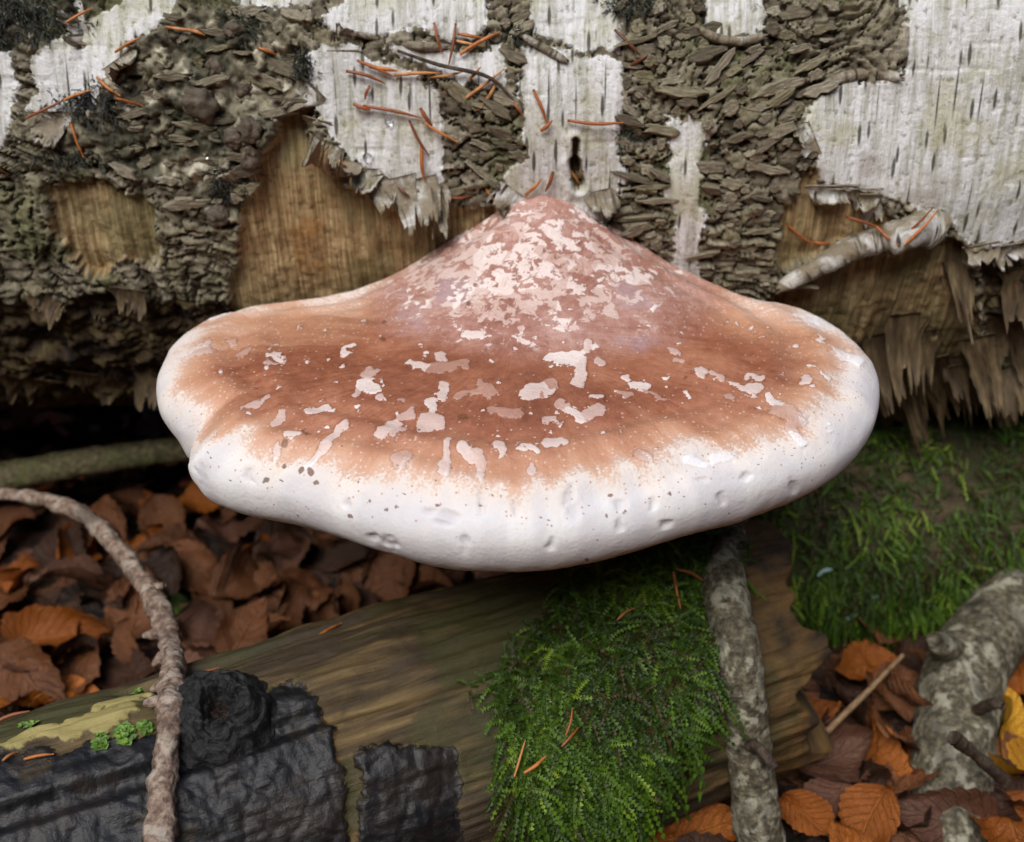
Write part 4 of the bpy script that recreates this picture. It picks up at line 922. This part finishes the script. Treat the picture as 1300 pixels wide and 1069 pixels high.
# ================================================================== NEEDLES
m = Mt('dry_needle'); oc = m.obj_co(); rd = m.rand()
c = m.ramp(rd, [(0, C(96, 58, 36)), (.35, C(150, 84, 42)), (.7, C(190, 116, 54)), (1, C(206, 152, 92))]); c = m.mix(m.ss(m.noise(oc, 300, 3), .45, .65, 0, .5), c, C(104, 58, 34))
needle_mat = m.out(c, .45)
def needle(fn, a, b_, label, group, w_=.0008, bow=.0008):
    h0, h1 = fn(*a), fn(*b_); hm = fn((a[0]+b_[0])/2, (a[1]+b_[1])/2)
    if None in (h0, h1, hm): return
    lift = .0009; p0 = h0[0]+h0[1]*lift; p1 = h1[0]+h1[1]*lift; pm = (p0+p1)/2; pm = pm + h0[1]*max(bow, float((hm[0]-pm)@h0[1])+.0006)
    pm = pm + np.cross(h0[1], p1-p0)*random.uniform(-.05, .05)
    w_ *= random.uniform(.7, 1.1)
    o = tube('fallen_needle', [p0, pm, p1], [w_*.75, w_, w_*.9, w_*.35], needle_mat, n=14, na=7, amp=.08, seed=random.randrange(999))
    return tag(o, label, 'needle', group)
NG = {
 'l': ('orange dry needle lying on the crusty dark bark near the round nodules', 'needles on the crusty bark',
   [(88, 30, 120, 10), (215, 36, 268, 42), (36, 147, 85, 125), (84, 126, 122, 113), (128, 97, 160, 120), (155, 122, 185, 133), (90, 152, 108, 197), (-6, 200, 11, 218), (150, 66, 182, 48), (246, 42, 262, 46), (330, 62, 352, 70)]),
 'c': ('orange dry needle caught on the torn paper bark over the bare wood', 'needles on the torn paper bark',
   [(577, 32, 568, 85), (580, 44, 614, 50), (582, 70, 634, 42), (592, 122, 638, 88), (606, 138, 632, 100), (535, 152, 580, 177), (533, 136, 548, 158), (455, 78, 500, 98), (462, 132, 535, 148), (469, 108, 462, 126), (519, 150, 544, 195), (534, 182, 539, 226), (505, 233, 520, 241), (562, 245, 602, 247), (500, 96, 560, 92), (545, 98, 590, 90), (575, 52, 612, 58), (440, 90, 490, 104), (470, 84, 505, 90), (552, 32, 560, 70), (430, 200, 442, 206), (458, 225, 470, 232), (448, 130, 470, 138), (596, 100, 610, 84), (652, 128, 664, 146)]),
 'w': ('orange dry needle on the white bark beside the narrow split', 'needles beside the split',
   [(676, 113, 694, 158), (684, 163, 698, 150), (718, 150, 790, 153), (724, 217, 735, 238), (664, 243, 686, 222), (617, 237, 634, 259), (700, 214, 690, 240)]),
 'f': ('reddish dry needle lying over the dark bark furrows', 'needles over the furrows',
   [(778, 40, 812, 72), (795, 84, 832, 62), (797, 288, 801, 300), (882, 30, 910, 48)]),
 'r': ('orange dry needle stuck at the pale rolled strip of bark', 'needles at the bark roll',
   [(997, 283, 1032, 308), (1030, 305, 1052, 309), (1067, 265, 1104, 277), (1122, 290, 1170, 247), (1128, 296, 1178, 250), (1104, 276, 1128, 290), (918, 366, 962, 377), (1280, 358, 1302, 370)]),
}
def lifted(fn, d):
    def g(u, v):
        h = fn(u, v); return None if h is None else (h[0]+h[1]*d, h[1], h[2])
    return g
for kk, (lab, grp, L_) in NG.items():
    for (a, b_, c_, d_) in L_: needle(lifted(log_at, .009 if kk == 'r' and b_ < 300 and a > 1060 else .0012), (a, b_), (c_, d_), lab, grp)
for (a, b_, c_, d_) in [(395, 812, 437, 792), (244, 850, 281, 847), (262, 845, 278, 842), (38, 912, 107, 877), (-10, 922, 40, 909), (36, 970, 74, 964), (8, 978, 25, 964), (30, 895, 56, 906), (420, 800, 436, 796)]:
    needle(rot_at, (a, b_), (c_, d_), 'orange dry needle lying on the bare wood of the rotting log', 'needles on the rotting log', .0008)
for (a, b_, c_, d_) in [(850, 752, 858, 785), (852, 748, 888, 755), (700, 942, 723, 921), (640, 978, 656, 940), (652, 975, 680, 955), (706, 930, 716, 900), (780, 800, 800, 790)]:
    needle(lifted(rot_at, .010), (a, b_), (c_, d_), 'orange dry needle resting on the moss cushion', 'needles on the moss cushion', .0007)

# ================================================================== SMALL GROWTHS
m = Mt('dark_moss'); tv = m.attr('tint')
dark_moss = m.out(m.ramp(tv, [(0, C(14, 16, 12)), (.5, C(30, 34, 24)), (1, C(62, 66, 42))]), .6)
def tuft(u, v, rx, ry, n_, label):
    pts, ns = [], []
    for _ in range(n_):
        a = random.uniform(0, 6.28); r = math.sqrt(random.random())*(1+.3*math.sin(a*3+u)); h = log_at(u+rx*r*math.cos(a), v+ry*r*math.sin(a))
        pts.append(h[0]+h[1]*.0015*(1-r)); ns.append(h[1])
    keep = globals()['moss_mat']; globals()['moss_mat'] = dark_moss
    o = moss('dark_moss_tuft', np.array(pts), np.array(ns), None, int(u+v), .0025, .0055, .2); globals()['moss_mat'] = keep
    tag(o, label, 'moss')
for a in [(45, 28, 62, 26, 420, 'broad blackish moss tuft at the corner of the white bark scrap'), (15, 8, 40, 18, 200, 'blackish moss tuft on the crusty bark next to the broad tuft'), (795, 172, 15, 15, 110, 'small round black moss tuft between the white strip and the furrows'),
          (802, 4, 36, 16, 200, 'dark moss tuft on the furrowed bark beside the white patch'), (384, 84, 14, 26, 130, 'dark upright moss tuft at the left edge of the paper bark'), (118, 132, 52, 26, 330, 'blackish moss tuft below the white bark scrap'),
          (655, 46, 20, 9, 90, 'flat dark moss tuft on the crack between white patches'), (312, 30, 26, 14, 140, 'dark moss tuft on top of the crusty bark'), (90, 200, 60, 10, 160, 'long dark moss tuft in the groove below the crust'), (290, 225, 30, 26, 190, 'dark moss tuft around the lowest round nodule')]:
    tuft(*a)
# green lichen scraps on the rotting log
m = Mt('green_lichen'); k = m.noise(m.obj_co(), 300, 3); lich_mat = m.out(m.ramp(k, [(.3, C(64, 100, 30)), (.7, C(124, 158, 66))]), .6)
def lichen(u, v, rx, ry, n_, label):
    V, T = [], []
    for _ in range(n_):
        a = random.uniform(0, 6.28); r = math.sqrt(random.random()); h = rot_at(u+rx*r*math.cos(a), v+ry*r*math.sin(a))
        if h is None: continue
        Fm_ = np.array(frame_from(h[1], (random.uniform(-1, 1), random.uniform(-1, 1), 0.2))); s = random.uniform(.0008, .0017); b0 = len(V); nn = 6
        V.append(h[0]+h[1]*.0002)
        for i in range(nn):
            an = i/nn*6.283; rr_ = s*random.uniform(.6, 1.3); V.append(h[0]+Fm_@np.array([math.cos(an)*rr_, math.sin(an)*rr_, random.uniform(.0004, .0016)]))
        T += [(b0, b0+1+i, b0+1+(i+1) % nn) for i in range(nn)]
    o = obj('green_lichen', new_mesh('green_lichen', np.array(V), None, T), lich_mat); tag(o, label, 'lichen')
lichen(132, 946, 9, 10, 26, 'small green lichen scrap on the charred bark, farthest from the twig'); lichen(162, 938, 12, 14, 45, 'larger green lichen scrap on the charred bark'); lichen(188, 930, 8, 8, 24, 'green lichen scrap close to the crooked twig')
lichen(316, 925, 5, 24, 40, 'thin line of green lichen down the side of the knot'); lichen(36, 926, 10, 4, 16, 'faint green lichen smear on the yellow streak'); lichen(176, 878, 8, 3, 12, 'green lichen speck at the upper edge of the rotting log')
# pale blue-green lichen threads on the moss blanket
vzi = np.where((MN*(CAM-MV)).sum(1) > .05)[0]; pkv = proj(MV[vzi])
m = Mt('pale_lichen'); pl_mat = m.out(m.mix(m.noise(m.obj_co(), 200), C(110, 150, 140), C(160, 186, 178)), .6)
for pts in ([(1058, 782, 0), (1070, 772, 0), (1084, 764, 0)], [(1098, 756, 0), (1104, 750, 0), (1109, 745, 0)], [(1034, 726, 0), (1040, 719, 0), (1048, 716, 0)]):
    d_ = [np.linalg.norm(pkv-np.array(a[:2]), axis=1) for a in pts]
    o = tube('lichen_thread', [MV[vzi[int(np.argmin(d))]]+MN[vzi[int(np.argmin(d))]]*.007 for d in d_], [.0006, .0013, .0009], pl_mat, n=16, na=7, amp=.5, seed=7); tag(o, 'pale blue green lichen thread on the moss blanket', 'lichen', 'lichen threads on the moss blanket')
# raindrops on the bark
m = Mt('water'); water = m.out((1, 1, 1, 1), .02, None, .5, Transmission_Weight=1., IOR=1.33)
drop_me = blob_mesh('raindrop', 3, 12, .06); drop_me.materials.append(water)
for (u, v, s, lab, g) in [(276, 214, 4.5, 'raindrop beside the dark nodules', 'raindrops by the nodules'), (300, 222, 6, 'raindrop beside the dark nodules', 'raindrops by the nodules'), (262, 194, 3.5, 'raindrop beside the dark nodules', 'raindrops by the nodules'), (312, 240, 4, 'raindrop beside the dark nodules', 'raindrops by the nodules'),
                       (648, 48, 5, 'raindrop on the flat moss tuft', 'raindrops on the tuft'), (656, 42, 4, 'raindrop on the flat moss tuft', 'raindrops on the tuft'), (492, 152, 5, 'raindrop clinging to the torn paper bark', 'raindrops on the paper bark'), (466, 197, 5.5, 'raindrop clinging to the torn paper bark', 'raindrops on the paper bark'), (548, 104, 4, 'raindrop clinging to the torn paper bark', 'raindrops on the paper bark')]:
    p, n_, _ = log_at(u, v); o = bpy.data.objects.new('raindrop', drop_me); col.objects.link(o)
    o.matrix_local = Matrix.Translation(Vector(p)+Vector(n_)*.0012) @ frame_from(n_, (1, 0, 0)).to_4x4() @ Matrix.Diagonal((s/2900, s/2900, s/3600, 1)); tag(o, lab, 'raindrop', g)

# ================================================================== the litter that goes on beyond: too many leaves to count
n_ = 9000; lr = np.random.default_rng(77)
rad_ = np.sqrt(lr.uniform(.0, 1, n_))*2.6; an_ = lr.uniform(0, 2*math.pi, n_); lx = rad_*np.cos(an_); ly = .1+rad_*np.sin(an_)
ok = ~((np.abs(lx) < .44) & (ly > -.12) & (ly < .24)); lx, ly = lx[ok], ly[ok]; n_ = len(lx)
tt = np.linspace(0, 1, 6); wv = np.sin(math.pi*tt**.85)**.75*.33; wv[0] = wv[-1] = .01
Tt, Ss = np.meshgrid(tt, np.array([-1., 0, 1]), indexing='ij'); T0, S0 = Tt.ravel(), Ss.ravel(); W0 = np.repeat(wv, 3)*S0
sz = lr.uniform(.034, .056, n_)[:, None]; bend = lr.uniform(-.5, .7, n_)[:, None]; fold = lr.uniform(-.3, .7, n_)[:, None]; yaw = lr.uniform(0, 6.28, n_)[:, None]
ax_ = (T0-.5)[None]*sz; ay_ = W0[None]*sz; az_ = (bend*(T0-.5)[None]**2 + fold*np.abs(W0)[None])*sz + lr.normal(0, .3, n_)[:, None]*ax_ + lr.normal(0, .3, n_)[:, None]*ay_
VX = lx[:, None]+ax_*np.cos(yaw)-ay_*np.sin(yaw); VY = ly[:, None]+ax_*np.sin(yaw)+ay_*np.cos(yaw)
VZ = ground_z(lx, ly)[:, None]+lr.uniform(.006, .018, n_)[:, None]+az_
g = grid_quads(6, 3); Qs = (g[None]+(np.arange(n_)*18)[:, None, None]).reshape(-1, 4)
m = Mt('litter_leaf'); tv = m.attr('tint'); k = m.noise(m.obj_co(), 120, 3)
c = m.ramp(tv, [(0, C(58, 36, 24)), (.35, C(112, 66, 40)), (.6, C(150, 88, 52)), (.8, C(150, 106, 86)), (1, C(192, 106, 38))])
lit = obj('leaf_litter', new_mesh('leaf_litter', np.stack([VX, VY, VZ], -1).reshape(-1, 3), Qs, None, {'tint': np.repeat(lr.uniform(0, 1, n_), 18)}), m.out(m.mix(m.ss(k, .5, .68, 0, .6), c, C(60, 38, 25)), .55))
tag(lit, 'brown leaf litter covering the forest floor around the logs', 'leaves', kind='stuff')
